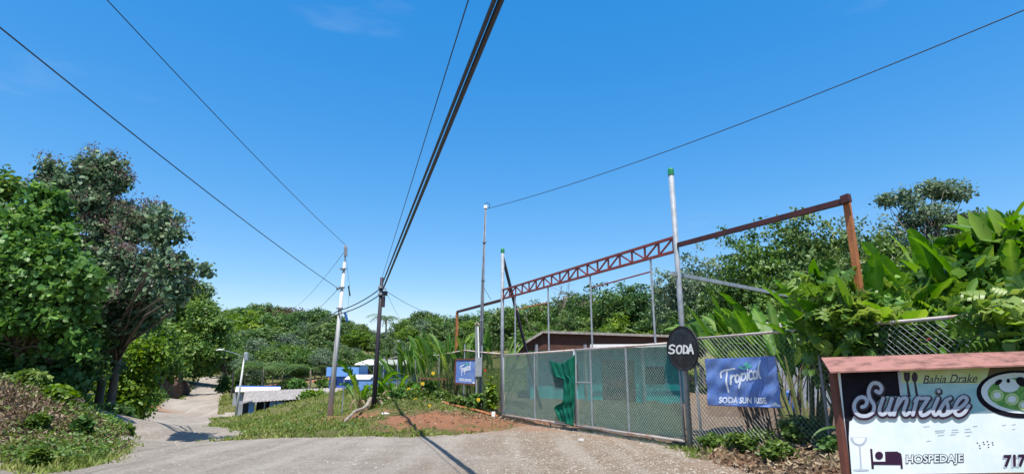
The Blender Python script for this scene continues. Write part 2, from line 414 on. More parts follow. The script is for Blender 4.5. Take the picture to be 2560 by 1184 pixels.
M['leaf_brown'] = leafmat('brownish_leaves', (0.065, 0.054, 0.028), (0.137, 0.108, 0.055), (0.208, 0.168, 0.080), .25)
M['leaf_grey'] = leafmat('grey_green_leaves', (0.056, 0.098, 0.057), (0.125, 0.190, 0.104), (0.250, 0.310, 0.180), .28)
M['banana'] = leafmat('banana_leaves', (0.036, 0.112, 0.010), (0.078, 0.213, 0.018), (0.264, 0.403, 0.060), .45, .45, spec=.3)
M['heliconia'] = leafmat('heliconia_leaves', (0.029, 0.085, 0.009), (0.067, 0.168, 0.020), (0.250, 0.356, 0.081), .4, .5, spec=.3)
M['lobed'] = leafmat('lobed_vine_leaves', (0.035, 0.099, 0.012), (0.100, 0.198, 0.026), (0.281, 0.376, 0.088), .4, .4, spec=.5)
M['cut_soil'] = paint('cut_bank_soil', (.17, .085, .05), (.07, .04, .025), 1.2, .95, bmp=.6)
M['stalk'] = paint('green_stalk', (.12, .17, .04), (.18, .14, .07), 6, .7)
M['dry_stalk'] = paint('dry_stalk', (.22, .14, .09), (.10, .07, .05), 6, .8)

# ------------------------------------------------------------------ ground + road (one polar sheet split between them)
REDS = ((1.0, 18.0, 1.5, .75), (-1.2, 17.8, 1.8, .7), (2.6, 15.4, 1.2, .45), (4.2, 10.6, 1.4, .5), (-.6, 20.0, 1.9, 1.0), (-2.4, 19.2, 2.1, 1.1), (.3, 19.6, 1.2, 1), (-6.9, 24, 1.6, .8), (-5.8, 21.6, 1.5, .8), (-8.6, 26.5, 2.4, .75), (P(370, 1000, 56).x, 56, 3.2, .9), (P(400, 1000, 68).x, 68, 3, .6), (P(770, 900, 100).x, 100, 8, 1), (4.6, 10.5, 1.8, .35), (5.5, 8.3, 2, .35))
def redmask(x, y):
    m_ = np.zeros(np.shape(x))
    for cx_, cy_, r_, k in REDS: m_ = np.maximum(m_, k * np.exp(-((x - cx_) ** 2 + (y - cy_) ** 2) / r_ ** 2))
    return m_
def build_ground():
    a_f = np.radians(np.linspace(-52, 52, 720)); a_b = np.radians(np.linspace(56, 304, 70))
    ang = np.concatenate([a_f, a_b]); na = len(ang)
    rr = np.concatenate([np.linspace(.4, 8.5, 14), np.exp(np.linspace(math.log(8.8), math.log(900), 500))]); nr = len(rr)
    A, R = np.meshgrid(ang, rr, indexing='ij')
    X = R * np.sin(A); Y = R * np.cos(A)
    Z = H(X, Y)
    V = np.stack([X, Y, Z], 2).reshape(-1, 3)
    i, j = np.meshgrid(np.arange(na), np.arange(nr - 1), indexing='ij'); i2 = (i + 1) % na
    Fq = np.stack([i * nr + j, i * nr + j + 1, i2 * nr + j + 1, i2 * nr + j], 2).reshape(-1, 4)
    # the centre disc
    cx = V[Fq].mean(1)
    rd = road_sd(cx[:, 0], cx[:, 1]) > 0
    def sub(mask, name, mat):
        f = Fq[mask]; used, inv = np.unique(f.ravel(), return_inverse=True)
        v = V[used]; me = np_mesh(name, v, inv.reshape(-1, 4), smooth=True)
        x, y = v[:, 0], v[:, 1]
        red = redmask(x, y)
        inside = (x - GP.x) * GN.x + (y - GP.y) * GN.y < -0.3
        comp = np.where(inside & (y < 36) & (y > 2) & (x > -1) & (x < 22), 1.0, 0.0)
        front = np.exp(-(((x - 4.9) / 2.2) ** 2 + ((y - 8.8) / 3.0) ** 2))
        dry = np.exp(-(((x + 12.2) / 2.6) ** 2 + ((y - 13.2) / 1.2) ** 2))
        hd = np.exp(-(((x + 3.5) / 3.5) ** 2 + ((y - 19.5) / 3.5) ** 2)) * .35
        cols = np.stack([np.clip(red, 0, 1), np.clip(np.maximum(comp, front), 0, 1), np.clip(np.maximum(dry, hd), 0, 1), np.ones(len(x))], 1).astype(np.float32)
        ca = me.color_attributes.new('soil', 'FLOAT_COLOR', 'POINT'); ca.data.foreach_set('color', cols.ravel())
        return tag(link(name, me, mat), kind='structure')
    m, t, b = new_mat('ground_soil')
    at = N(t, 'ShaderNodeAttribute', attribute_name='soil'); sp = N(t, 'ShaderNodeSeparateColor'); t.links.new(at.outputs['Color'], sp.inputs[0])
    g = mix(t, noise_fac(t, 1.3, 6, .7), (.09, .12, .03), (.20, .18, .08))
    g = mix(t, noise_fac(t, 5, 5, .7, lo=.5, hi=.75), g, (.20, .16, .09))
    def thr(sock, amp=.5, lo=.3, hi=.6):
        t = sock.node.id_data
        n = N(t, 'ShaderNodeMath', operation='MULTIPLY_ADD'); t.links.new(noise_fac(t, 2.2, 6, .75, lo=.3, hi=.7), n.inputs[0]); n.inputs[1].default_value = amp
        s_ = N(t, 'ShaderNodeMath', operation='SUBTRACT'); t.links.new(sock, n.inputs[2]); t.links.new(n.outputs[0], s_.inputs[0]); s_.inputs[1].default_value = amp / 2
        r_ = N(t, 'ShaderNodeMapRange'); r_.inputs['From Min'].default_value = lo; r_.inputs['From Max'].default_value = hi; t.links.new(s_.outputs[0], r_.inputs['Value']); return r_.outputs[0]
    dryc = mix(t, noise_fac(t, 8, 6, .8), (.26, .20, .13), (.11, .075, .045))
    g = mix(t, thr(sp.outputs[2], .6, .25, .6), g, dryc)
    tan = mix(t, noise_fac(t, 6, 8, .8), (.27, .20, .14), (.15, .105, .068))
    g = mix(t, thr(sp.outputs[1], .4, .3, .6), g, tan)
    redc = mix(t, noise_fac(t, 4, 8, .8), (.42, .20, .11), (.28, .14, .08))
    g = mix(t, thr(sp.outputs[0], .8, .25, .7), g, redc)
    t.links.new(g, b.inputs['Base Color']); b.inputs['Roughness'].default_value = .95; b.inputs['Specular IOR Level'].default_value = .1
    bump(t, b, noise_fac(t, 9, 10, .8), .8, .08)
    sub(~rd, 'ground', m)
    m, t, b = new_mat('gravel_road')
    tc = N(t, 'ShaderNodeTexCoord'); sx = N(t, 'ShaderNodeSeparateXYZ'); t.links.new(tc.outputs['Object'], sx.inputs[0])
    base = mix(t, noise_fac(t, .5, 6, .65), (.345, .305, .255), (.26, .23, .195))
    brown = mix(t, noise_fac(t, 1.1, 8, .8), (.32, .245, .175), (.20, .145, .095))
    mr = N(t, 'ShaderNodeMapRange'); mr.inputs['From Min'].default_value = -3.2; mr.inputs['From Max'].default_value = 1.6; mr.interpolation_type = 'SMOOTHSTEP'
    ad = N(t, 'ShaderNodeMath', operation='MULTIPLY_ADD'); t.links.new(noise_fac(t, .5, 5, .7), ad.inputs[0]); ad.inputs[1].default_value = 2.6
    t.links.new(sx.outputs[0], ad.inputs[2]); sb = N(t, 'ShaderNodeMath', operation='SUBTRACT'); t.links.new(ad.outputs[0], sb.inputs[0]); sb.inputs[1].default_value = 1.3
    t.links.new(sb.outputs[0], mr.inputs['Value'])
    c = mix(t, mr.outputs[0], base, brown)
    # wheel tracks: paler packed bands along the road
    c = mix(t, noise_fac(t, 1.7, 8, .75, lo=.42, hi=.62), c, mix(t, .5, c, (.20, .165, .13)))
    c = mix(t, noise_fac(t, 1.0, 3, .5, stretch=(1.6, .12, 1), lo=.45, hi=.65), c, mix(t, .5, c, (.43, .39, .335)))
    vo = N(t, 'ShaderNodeTexVoronoi'); vo.inputs['Scale'].default_value = 26; t.links.new(tc.outputs['Object'], vo.inputs['Vector'])
    vr = N(t, 'ShaderNodeMapRange'); vr.inputs['From Min'].default_value = .0; vr.inputs['From Max'].default_value = .5; t.links.new(vo.outputs['Distance'], vr.inputs['Value'])
    vc = N(t, 'ShaderNodeSeparateColor'); t.links.new(vo.outputs['Color'], vc.inputs[0])
    stn = N(t, 'ShaderNodeMapRange'); stn.inputs['From Min'].default_value = .5; stn.inputs['From Max'].default_value = 1; stn.inputs['To Max'].default_value = .7; t.links.new(vc.outputs[0], stn.inputs['Value'])
    c = mix(t, stn.outputs[0], c, mix(t, vc.outputs[1], (.46, .41, .35), (.12, .095, .07)))
    c = mix(t, noise_fac(t, 40, 4, .8, lo=.55, hi=.8), c, (.15, .12, .09))
    at = N(t, 'ShaderNodeAttribute', attribute_name='soil'); sp = N(t, 'ShaderNodeSeparateColor'); t.links.new(at.outputs['Color'], sp.inputs[0])
    c = mix(t, thr(sp.outputs[0], .5, .15, .9), c, mix(t, noise_fac(t, 5, 8, .8), (.34, .18, .105), (.23, .13, .08)))
    t.links.new(c, b.inputs['Base Color']); b.inputs['Roughness'].default_value = .95; b.inputs['Specular IOR Level'].default_value = .15
    bump(t, b, noise_fac(t, 22, 8, .8), .7, .03)
    sub(rd, 'gravel_road', m)
build_ground()

# ------------------------------------------------------------------ leaf clouds
def T_oval(w_=.30):
    return np.array([(0, 0, 0), (.3, -w_, .06), (.72, -w_ * .8, .03), (1, 0, -.08), (.72, w_ * .8, .03), (.3, w_, .06)], float), np.array([(0, 1, 2, 3), (0, 3, 4, 5)])
def T_blade():
    return np.array([(0, -.03, 0), (0, .03, 0), (.6, .025, .0), (.6, -.025, 0), (1, .006, -.12), (1, -.006, -.12)], float), np.array([(0, 3, 2, 1), (3, 5, 4, 2)])
def T_lobed():
    v = []; f = []
    n = 4
    for s in (-1, 1):
        for k in range(n):
            x0 = .04 + k * .23; wl = (.40, .50, .46, .30)[k]
            b = len(v)
            v += [(x0, 0, 0), (x0 + .22, 0, 0), (x0 + .30, s * wl, -.12), (x0 + .15, s * wl * 1.0, -.12)]
            v += [(x0 + .06, s * wl * .5, .04), (x0 + .25, s * wl * .5, .04)]
            q1 = (b, b + 1, b + 5, b + 4); q2 = (b + 4, b + 5, b + 2, b + 3)
            f += [q1, q2] if s > 0 else [q1[::-1], q2[::-1]]
    b = len(v); v += [(0, -.03, 0), (0, .03, 0), (1.08, .02, -.12), (1.08, -.02, -.12)]; f.append((b, b + 3, b + 2, b + 1))
    return np.array(v, float), np.array(f)
def T_frond():
    v = []; f = []
    n = 11
    for s in (-1, 1):
        for k in range(n):
            x0 = .1 + k * .08; z0 = .25 * math.sin(x0 * 2.4) - .25 * x0 * x0; wl = .30 * math.sin(math.pi * (0.12 + .8 * k / n)) + .04
            b = len(v); v += [(x0, 0, z0), (x0 + .035, 0, z0), (x0 + .12, s * wl, z0 - .10), (x0 + .11, s * wl, z0 - .10)]
            q = (b, b + 1, b + 2, b + 3); f.append(q if s > 0 else q[::-1])
    b = len(v)
    for k in range(6):
        x = k / 5; z = .25 * math.sin(x * 2.4) - .25 * x * x; v += [(x, -.012, z), (x, .012, z)]
    for k in range(5): f.append((b + 2 * k, b + 2 * k + 2, b + 2 * k + 3, b + 2 * k + 1))
    return np.array(v, float), np.array(f)
OVAL, SLIM, BLADE, LOBED, FROND = T_oval(), T_oval(.17), T_blade(), T_lobed(), T_frond()
ROUND = T_oval(.42)
def rnd_dirs(n, rng):
    d = rng.normal(size=(n, 3)); return d / np.linalg.norm(d, axis=1, keepdims=True)
def leafcloud(C, size, tmpl, tint, rng, up=1.0, out=None, tdir=None):
    tv, tf = tmpl; n = len(C)
    nrm = rnd_dirs(n, rng); nrm[:, 2] += up
    if out is not None: nrm += out
    nrm /= np.linalg.norm(nrm, axis=1, keepdims=True) + 1e-9
    t = rnd_dirs(n, rng) if tdir is None else tdir
    t = t - nrm * (t * nrm).sum(1, keepdims=True); t /= np.linalg.norm(t, axis=1, keepdims=True) + 1e-9
    b = np.cross(nrm, t)
    s = size[:, None, None]
    V = C[:, None, :] + s * (tv[None, :, 0:1] * t[:, None] + tv[None, :, 1:2] * b[:, None] + tv[None, :, 2:3] * nrm[:, None])
    F = tf[None] + (np.arange(n) * len(tv))[:, None, None]
    return V.reshape(-1, 3), F.reshape(-1, 4), np.repeat(tint, len(tv))
def crown_points(blobs, n, rng, clump=.35, per=26, hollow=.35, flat=.6):
    B = np.array(blobs, float); wgt = (B[:, 3] * B[:, 4] * B[:, 5]) ** .62; wgt /= wgt.sum()
    nc = max(1, n // per)
    bi = rng.choice(len(B), nc, p=wgt)
    d = rnd_dirs(nc, rng); rad = (rng.random(nc) * (1 - hollow ** 2.2) + hollow ** 2.2) ** (1 / 2.2)
    rad = rad * (1 + .22 * np.sin(d[:, 0] * 7 + bi * 2.1) * np.cos(d[:, 2] * 6 + bi) + .10 * rng.normal(size=nc))
    cc = B[bi, :3] + d * B[bi, 3:6] * rad[:, None]
    ci = np.repeat(np.arange(nc), per)
    off = np.clip(rng.normal(size=(nc * per, 3)), -1.7, 1.7) * clump; off[:, 2] *= flat
    pts = cc[ci] + off
    ct = rng.normal(size=nc) * .17
    return pts, d[ci], cc, ct[ci], rad[ci]
def limbs(base, tips, rng, r0, fork=.45, n=6, mb=None, stems=1):
    mb = mb or MB(); base = Vector(base)
    top = Vector(tips.mean(0)); zt = base.z + (top.z - base.z) * fork
    for s in range(stems):
        b0 = base + Vector(((s - (stems - 1) / 2) * r0 * 4, rng.normal() * .2, 0))
        f = Vector((base.x * .6 + top.x * .4 + rng.normal() * .15 + (b0.x - base.x) * 1.5, base.y * .6 + top.y * .4, zt))
        mid = b0.lerp(f, .5) + Vector((rng.normal() * r0, rng.normal() * r0, 0))
        mb.tube([b0 - Vector((0, 0, .25)), b0 + Vector((0, 0, .15)), mid, f], [r0 * 1.4, r0, r0 * .85, r0 * .7], 8, tint=.5)
        sel = tips[s::stems]
        for tp in sel:
            tp = Vector(tp); k = rng.random() * .35
            st = mid.lerp(f, .4 + k * 1.6 if k < .3 else 1.0)
            q = st.lerp(tp, .5) + Vector((rng.normal() * .12, rng.normal() * .12, .12)) * (tp - st).length * .5
            rr = r0 * (.28 + .2 * rng.random())
            mb.tube([st, st.lerp(q, .5) + Vector((0, 0, .05)), q, tp], [rr, rr * .8, rr * .55, rr * .15], 5)
    return mb
def make_tree(name, label, cat, group, base, blobs, mat, nleaf, lsize, r0=.15, clump=.35, per=26, tmpl=OVAL, bark='bark', seed=1, hollow=.35, up=.6, tip=None, stems=1, fork=.5, ntips=26, trunk_name='trunk', root=None, hang=False):
    rng = np.random.default_rng(seed)
    base = Vector(base)
    if root is None: root = empty(name, base, label, cat, group)
    pts, d, cc, ct, rad = crown_points(blobs, nleaf, rng, clump, per, hollow)
    sz = lsize * (.5 + 1.0 * rng.random(len(pts)) ** 1.5)
    tint = np.clip(.5 + ct + rng.normal(size=len(pts)) * .13, 0, 1)
    td = None
    if hang:
        td = d * .8 + rng.normal(size=d.shape) * .45 + np.array([0, -.2, -.55])
    V, F, tt = leafcloud(pts - np.array(base), sz, tmpl, tint, rng, up, d * .7, td)
    link('crown' if trunk_name == 'trunk' else 'foliage', np_mesh('crown', V, F, tt), mat, root)
    idx = rng.permutation(len(cc))[:ntips]
    limbs(base, cc[idx], rng, r0, fork, stems=stems).build(trunk_name, M[bark], root, smooth=True)
    if tip is not None:
        k = rad * 1.0 + d[:, 2] * .35 + rng.normal(size=len(rad)) * .1
        q = np.unique(np.nonzero(k > np.quantile(k, 1 - tip[1]))[0])
        C = pts[q] + d[q] * .10 + np.array([0, 0, .06])
        C = np.repeat(C, 3, 0) + np.clip(rng.normal(size=(len(C) * 3, 3)), -1.3, 1.3) * .10
        V, F, tt = leafcloud(C - np.array(base), lsize * .7 * (.6 + .6 * rng.random(len(C))), SLIM, np.clip(.5 + .25 * rng.normal(size=len(C)), 0, 1), rng, .2)
        link('flower_sprays', np_mesh('flower_sprays', V, F, tt), tip[0], root)
    return root
def blob(px, py, Y, rpx, dz=1.0, ry=None):
    p = P(px, py, Y); r = rpx / F_PX * Y / ray(px, py).y
    return (p.x, p.y, p.z, r, ry if ry else r, r * dz)
def gz(px, Y, dz=0):
    x = P(px, 1000, Y).x; return Vector((x, Y, h1(x, Y) + dz))

LATE = []
# ---- left hand hero trees
make_tree('flowering_tree', 'tall blue-green tree with mauve-brown flower sprays, spreading beside the road', 'tree', None, gz(262, 20.8),
          [blob(*a) for a in ((215, 425, 19.5, 34), (262, 420, 19.5, 38), (290, 455, 19.5, 24), (235, 470, 19.5, 42), (130, 432, 19.5, 32), (160, 460, 19.5, 28), (110, 470, 19, 20), (200, 520, 19.5, 45), (265, 520, 19.5, 36), (300, 545, 19.5, 26), (320, 530, 19.5, 22),
           (375, 545, 19.5, 38), (420, 540, 15.6, 26), (430, 590, 15.6, 24), (395, 590, 15.6, 30), (345, 585, 19.5, 30), (240, 590, 19.5, 45), (280, 650, 19, 42), (330, 665, 19, 36), (380, 655, 19.5, 30), (420, 660, 15.6, 36), (455, 668, 15.6, 26), (500, 670, 15.6, 13),
           (400, 705, 19.5, 34), (440, 725, 15.6, 24), (350, 725, 19, 42), (285, 730, 19, 48), (330, 790, 19.5, 50), (260, 810, 19.5, 55), (390, 770, 19.5, 26), (200, 700, 19.5, 60), (180, 790, 19.5, 70), (250, 880, 20.3, 55), (130, 880, 20.3, 80), (150, 600, 19.5, 40))],
          M['leaf_dark'], 31000, .145, .15, .16, 34, tmpl=ROUND, seed=3, hollow=.35, tip=(M['leaf_tip'], .14), stems=2, fork=.5, ntips=90, bark='bark', up=.2)
make_tree('broadleaf_tree', 'bright broad-leaved tree hung with climbers above the left bank', 'tree', None, gz(60, 18),
          [blob(*a) for a in ((100, 505, 17, 38), (140, 500, 17, 28), (70, 560, 17, 45), (125, 560, 17, 45), (160, 590, 17, 32), (40, 630, 16.5, 50), (100, 640, 16.5, 55), (165, 650, 16.5, 45), (215, 680, 16, 30), (245, 690, 16, 18), (130, 710, 16.5, 55), (190, 730, 16.5, 40), (230, 735, 16, 20),
           (50, 720, 16.5, 60), (0, 700, 16.5, 60), (90, 790, 16.5, 50), (160, 790, 16.5, 40), (210, 790, 16.5, 22), (200, 850, 16.5, 22), (30, 800, 16.5, 50), (215, 880, 16.4, 14), (150, 850, 17, 30), (-60, 760, 17, 100), (-60, 620, 17, 80))],
          M['leaf_vine'], 26000, .165, .14, .15, 26, tmpl=ROUND, seed=4, hollow=.15, fork=.4, ntips=90, stems=2, up=.35)
make_tree('edge_tree', 'dark tall tree cut by the left edge of the view behind the broad-leaved one', 'tree', None, gz(-60, 24),
          [blob(*a) for a in ((-10, 480, 23, 48), (-30, 560, 23, 75), (-40, 660, 23, 90), (-80, 760, 23, 110))], M['leaf_mid'], 9000, .26, .2, .3, 22, seed=5)
make_tree('shade_tree', 'dense dark low tree leaning out over the top of the left bank', 'tree', None, gz(150, 19.5),
          [blob(*a) for a in ((60, 930, 18, 65), (130, 950, 18, 60), (175, 975, 17.5, 42), (200, 920, 18.5, 55), (210, 860, 19, 60), (150, 990, 18, 35), (100, 880, 19, 80), (0, 900, 19, 90), (-60, 930, 18, 90))], M['leaf_deep'], 15000, .17, .1, .22, 24, seed=6, hollow=.2)
make_tree('roadside_tree', 'yellow-green bushy tree beside the two grey trunks at the roadside', 'tree', None, gz(318, 33),
          [blob(*a) for a in ((375, 870, 32, 38), (350, 905, 32, 42), (310, 920, 32, 45), (330, 960, 32, 48), (385, 905, 32, 22), (300, 1000, 32, 48), (330, 1020, 32, 38), (290, 1050, 31, 35), (270, 960, 32, 30))], M['leaf_lime'], 12000, .24, .12, .3, 22, seed=8, hollow=.3)
for k, (bx, bY, bl, m_, lab, sd) in enumerate((
    (445, 92, ((450, 800, 90, 50), (400, 800, 88, 45), (480, 780, 90, 42), (430, 860, 86, 50), (495, 840, 90, 40)), 'leaf_lime', 'lime green spreading tree overhanging the far road bend', 11),
    (585, 86, ((510, 790, 78, 42), (540, 820, 78, 35), (520, 860, 78, 45), (480, 880, 76, 50), (510, 905, 78, 35)), 'leaf_mid', 'rounded green tree where the far road disappears', 12),
    (372, 66, ((370, 770, 64, 30), (400, 890, 64, 40), (370, 915, 64, 35), (425, 920, 68, 30), (385, 850, 64, 45)), 'leaf_mid', 'shaded tree standing over the brown cut bank', 13),
    (448, 92, ((470, 735, 88, 34), (500, 735, 88, 28), (430, 750, 88, 42), (520, 770, 88, 26)), 'leaf_forest', 'tall darker tree rising behind the lime green tree', 14),
    (440, 96, ((490, 910, 94, 30), (520, 905, 94, 28), (460, 905, 94, 30), (540, 890, 94, 25)), 'leaf_deep', 'deep green tree shading the far stretch of road', 15),
    (325, 54, ((325, 840, 50, 45), (290, 870, 50, 45), (345, 800, 50, 40)), 'leaf_deep', 'dark tree seen beneath the flowering tree crown', 16))):
    make_tree('roadside_tree', lab, 'tree', 'trees lining the descending road', gz(bx, bY), [blob(*a) for a in bl], M[m_], 9000, .42, .2, .5, 22, seed=sd, hollow=.4)
make_tree('roadside_shrub', 'low leafy shrub on the verge in front of the dark cut bank', 'shrub', None, gz(355, 50), [blob(*a) for a in ((360, 985, 50, 22), (390, 990, 50, 18), (330, 1000, 49, 24))], M['leaf_mid'], 2500, .25, .04, .25, 20, seed=18, trunk_name='stems', ntips=8)

for k, (px, Y, rp, tp_, m_, lab) in enumerate(((268, 16.5, 34, 1040, 'leaf_vine', 'bright leafy bush on the right shoulder of the left bank'), (300, 19, 34, 1028, 'leaf_deep', 'dark bush filling the gap behind the left bank'), (300, 23, 24, 1030, 'leaf_mid', 'bush at the feet of the two grey trunks'),
        (225, 21, 30, 1018, 'leaf_mid', 'wide bush behind the crest of the left bank'), (325, 29, 18, 1035, 'leaf_deep', 'dark bush on the road edge beyond the trunks'), (60, 14.4, 40, 925, 'weed', 'spreading weeds on the highest part of the bank crest'), (150, 14.4, 34, 968, 'leaf_lime', 'lime weeds halfway along the bank crest'), (100, 12.6, 14, 1070, 'weed', 'small weed clump on the bare face of the bank'), (215, 13.2, 20, 1050, 'leaf_deep', 'dark weed clump in the hollow of the bank'), (130, 10.4, 9, 1140, 'weed', 'pale sprig of weed at the foot of the bank'), (200, 24, 50, 985, 'leaf_lime', 'sunlit bush below the teal-roofed shelter'), (318, 15.6, 20, 1078, 'weed', 'low weed clump at the road corner of the left bank'))):
    LATE.append((px, Y, rp, tp_, m_, lab, 300 + k))
def cutting():
    V = []; F = []; nx, nz = 40, 16
    for i in range(nx + 1):
        u = i / nx; px = 392 + 78 * u; Y = 62 + 18 * u
        for j in range(nz + 1):
            v = j / nz; b_ = gz(px, Y); top = P(px, 938 + 22 * u ** 3, Y).z
            bul = 1.2 * math.sin(v * 2.6) * .5 + .5 * float(vnoise(i * .35, j * .5, 3)) + .3 * float(vnoise(i * .9, j * 1.1, 4))
            V.append((b_.x + bul - .6 * v * 2, Y - bul * .6 + 1.5 * v, b_.z - .3 + (top - b_.z + .3) * v + .2 * float(vnoise(i * .6, j, 5))))
    for i in range(nx):
        for j in range(nz): a_ = i * (nz + 1) + j; F.append((a_, a_ + nz + 1, a_ + nz + 2, a_ + 1))
    n0 = len(V)
    for i in range(nx + 1):
        p_ = V[i * (nz + 1) + nz]; V.append((p_[0] - 5, p_[1] + 3, p_[2] - 1.6))
    for i in range(nx): F.append((i * (nz + 1) + nz, (i + 1) * (nz + 1) + nz, n0 + i + 1, n0 + i))
    tag(link('terrain', np_mesh('terrain', V, F, smooth=True), M['cut_soil']), kind='structure')
cutting()
# ---- copied forest trees
def unit_tree(idx, m_, seed, lobes, lsz, n, tmpl=OVAL):
    rng = np.random.default_rng(seed)
    bl = []
    for k in range(lobes):
        a = rng.random() * 6.28; rr = .27 * math.sqrt(rng.random()); z = .42 + .42 * rng.random()
        s = .12 + .11 * rng.random()
        bl.append((rr * math.cos(a), rr * math.sin(a), z, s * 1.15, s * 1.15, s * .85))
    bl.append((0, 0, .88, .13, .13, .11)); bl.append((0, 0, .55, .26, .26, .22))
    pts, d, cc, ct, rad = crown_points(bl, n, rng, .035 if n < 9000 else .026, 18 if n < 9000 else 34, .55 if n < 9000 else .35)
    tint = np.clip(.5 + ct * 1.2 + rng.normal(size=len(pts)) * .12, 0, 1)
    V, F, tt = leafcloud(pts, lsz * (.6 + .8 * rng.random(len(pts))), tmpl, tint, rng, .6, d * .8)
    cm = np_mesh('crown', V, F, tt); cm.materials.append(m_)
    mb = limbs((0, 0, 0), cc[rng.permutation(len(cc))[:12]], rng, .02, .6)
    tm = bpy.data.meshes.new('trunk'); tm.from_pydata(mb.v, [], mb.f); tm.update(); tm.materials.append(M['pale_bark'])
    return cm, tm
KINDS = [('mid green round tree', unit_tree(0, M['leaf_forest'], 21, 11, .038, 7000)),
         ('deep green tree', unit_tree(1, M['leaf_deep'], 22, 12, .036, 7000)),
         ('bright lime green tree', unit_tree(2, M['leaf_lime'], 23, 10, .036, 6500)),
         ('grey-green airy tree', unit_tree(3, M['leaf_grey'], 24, 14, .030, 6000)),
         ('brownish-leaved tree', unit_tree(4, M['leaf_brown'], 25, 9, .036, 6000)),
         ('leafy broken-crowned tree', unit_tree(5, M['leaf_mid'], 26, 15, .034, 7000))]
FINE = [('mid green round tree', unit_tree(0, M['leaf_forest'], 221, 11, .024, 9600)),
        ('deep green tree', unit_tree(1, M['leaf_deep'], 222, 11, .024, 9600)),
        ('bright lime green tree', unit_tree(2, M['leaf_lime'], 223, 10, .024, 9600)),
        ('grey-green airy tree', unit_tree(3, M['leaf_grey'], 224, 12, .021, 9100)),
        ('brownish-leaved tree', unit_tree(4, M['leaf_brown'], 225, 9, .024, 9300)),
        ('leafy broken-crowned tree', unit_tree(5, M['leaf_mid'], 226, 13, .024, 9600))]
PLACED = []
def forest_tree(kind, px, Y, top_py, where, wscale=1.0, rot=None):
    x = P(px, 900, Y).x; z = h1(x, Y) - .2
    h = max(3.5, P(px, top_py, Y).z - z)
    name, (cm, tm) = (FINE if Y < 70 else KINDS)[kind]
    PLACED.append((px, Y))
    root = empty('tree', (x, Y, z), '%s %s' % (name, where), 'tree', 'forest trees ' + where, rz=random.random() * 6.28 if rot is None else rot)
    wd = h * wscale * random.uniform(.95, 1.25)
    root.scale = (wd, wd, h)
    link('crown', cm, None, root); link('trunk', tm, None, root)
    return root
def prof(px, tab):
    return float(np.interp(px, [a for a, b in tab], [b for a, b in tab]))
SKY = [(540, 792), (560, 775), (600, 760), (640, 754), (690, 763), (740, 770), (800, 778), (850, 795), (890, 805), (930, 822), (985, 822), (1005, 795), (1040, 772), (1080, 782), (1150, 788), (1250, 775)]
def jit(a): return a * (random.random() - .5) * 2
rows = [(165, 0, 24, 540, 1270), (140, 24, 30, 548, 1270), (118, 62, 34, 555, 1270), (100, 95, 36, 560, 1200)]
for Y0, dy, step, x0, x1 in rows:
    px = x0
    while px < x1:
        Y = Y0 + jit(6)
        zone = 'above the white shed' if px < 740 else ('behind the white pole' if px < 900 else ('behind the black pole' if px < 1010 else 'beyond the left fence'))
        rank = 'on the skyline' if dy == 0 else ('just below the skyline' if dy < 40 else ('at mid slope' if dy < 90 else 'low on the slope'))
        kd = random.choice((0, 0, 0, 1, 5, 5, 3, 2)) if not (680 < px < 830 and dy == 0) else random.choice((4, 1, 4))
        forest_tree(kd, px + jit(8), Y, prof(px, SKY) + dy + jit(9), rank + ' ' + zone)
        px += step * random.uniform(.8, 1.2)
for kd, px, Y, tp in ((3, 620, 82, 872), (0, 690, 84, 868), (5, 745, 82, 862), (3, 800, 80, 866), (0, 860, 76, 860), (5, 905, 74, 868), (0, 960, 66, 852), (1, 575, 96, 850), (3, 1010, 60, 846)):
    forest_tree(kd, px + jit(10), Y + jit(9), tp - 6 + jit(20), 'on the lower slope behind the low sheds', .85)
# middle ground behind the gate
for kd, px, Y, tp in ((0, 1275, 72, 765), (5, 1330, 66, 752), (0, 1370, 70, 758), (1, 1440, 62, 735), (5, 1500, 58, 728), (4, 1470, 66, 735), (0, 1545, 56, 740), (1, 1600, 52, 700), (5, 1640, 54, 712), (0, 1690, 56, 735), (2, 1555, 44, 778), (1, 1670, 46, 760), (0, 1420, 54, 775), (5, 1340, 56, 800)):
    forest_tree(kd, px, Y, tp, 'behind the brown-roofed house', 1.05)
for kd, px, Y, tp in ((3, 1745, 40, 612), (1, 1805, 44, 668), (3, 1865, 46, 600), (4, 1900, 38, 668), (5, 1965, 34, 536), (0, 2050, 33, 522), (1, 2105, 37, 590), (3, 2170, 42, 532), (3, 2225, 46, 560), (1, 1850, 36, 720), (0, 2130, 29, 640),
                      (5, 2290, 34, 600), (3, 2420, 40, 548), (1, 2500, 32, 600), (0, 2220, 31, 660), (1, 1735, 36, 760), (5, 1990, 30, 690), (2, 1930, 33, 740), (3, 2190, 36, 590), (0, 2255, 40, 585), (3, 2340, 42, 540), (1, 2160, 33, 640), (3, 2430, 40, 520), (0, 2490, 38, 535), (5, 2380, 37, 575), (3, 2250, 43, 530)):
    forest_tree(kd, px, Y, tp, 'of the tall stand behind the right-hand fence', .78)
make_tree('umbrella_tree', 'tall sparse grey-green tree with flat crown rising above the right-hand thicket', 'tree', None, gz(2330, 36),
          [blob(*a) for a in ((2330, 475, 36, 34, .6), (2250, 495, 36, 40, .5), (2380, 480, 36, 42, .6), (2300, 540, 36, 55, .6), (2400, 560, 36, 50, .6), (2220, 500, 36, 22, .5), (2350, 620, 36, 60, .6), (2440, 545, 36, 30, .5))],
          M['leaf_grey'], 8500, .22, .2, .24, 20, seed=31, hollow=.2, ntips=44, fork=.65, bark='bark')
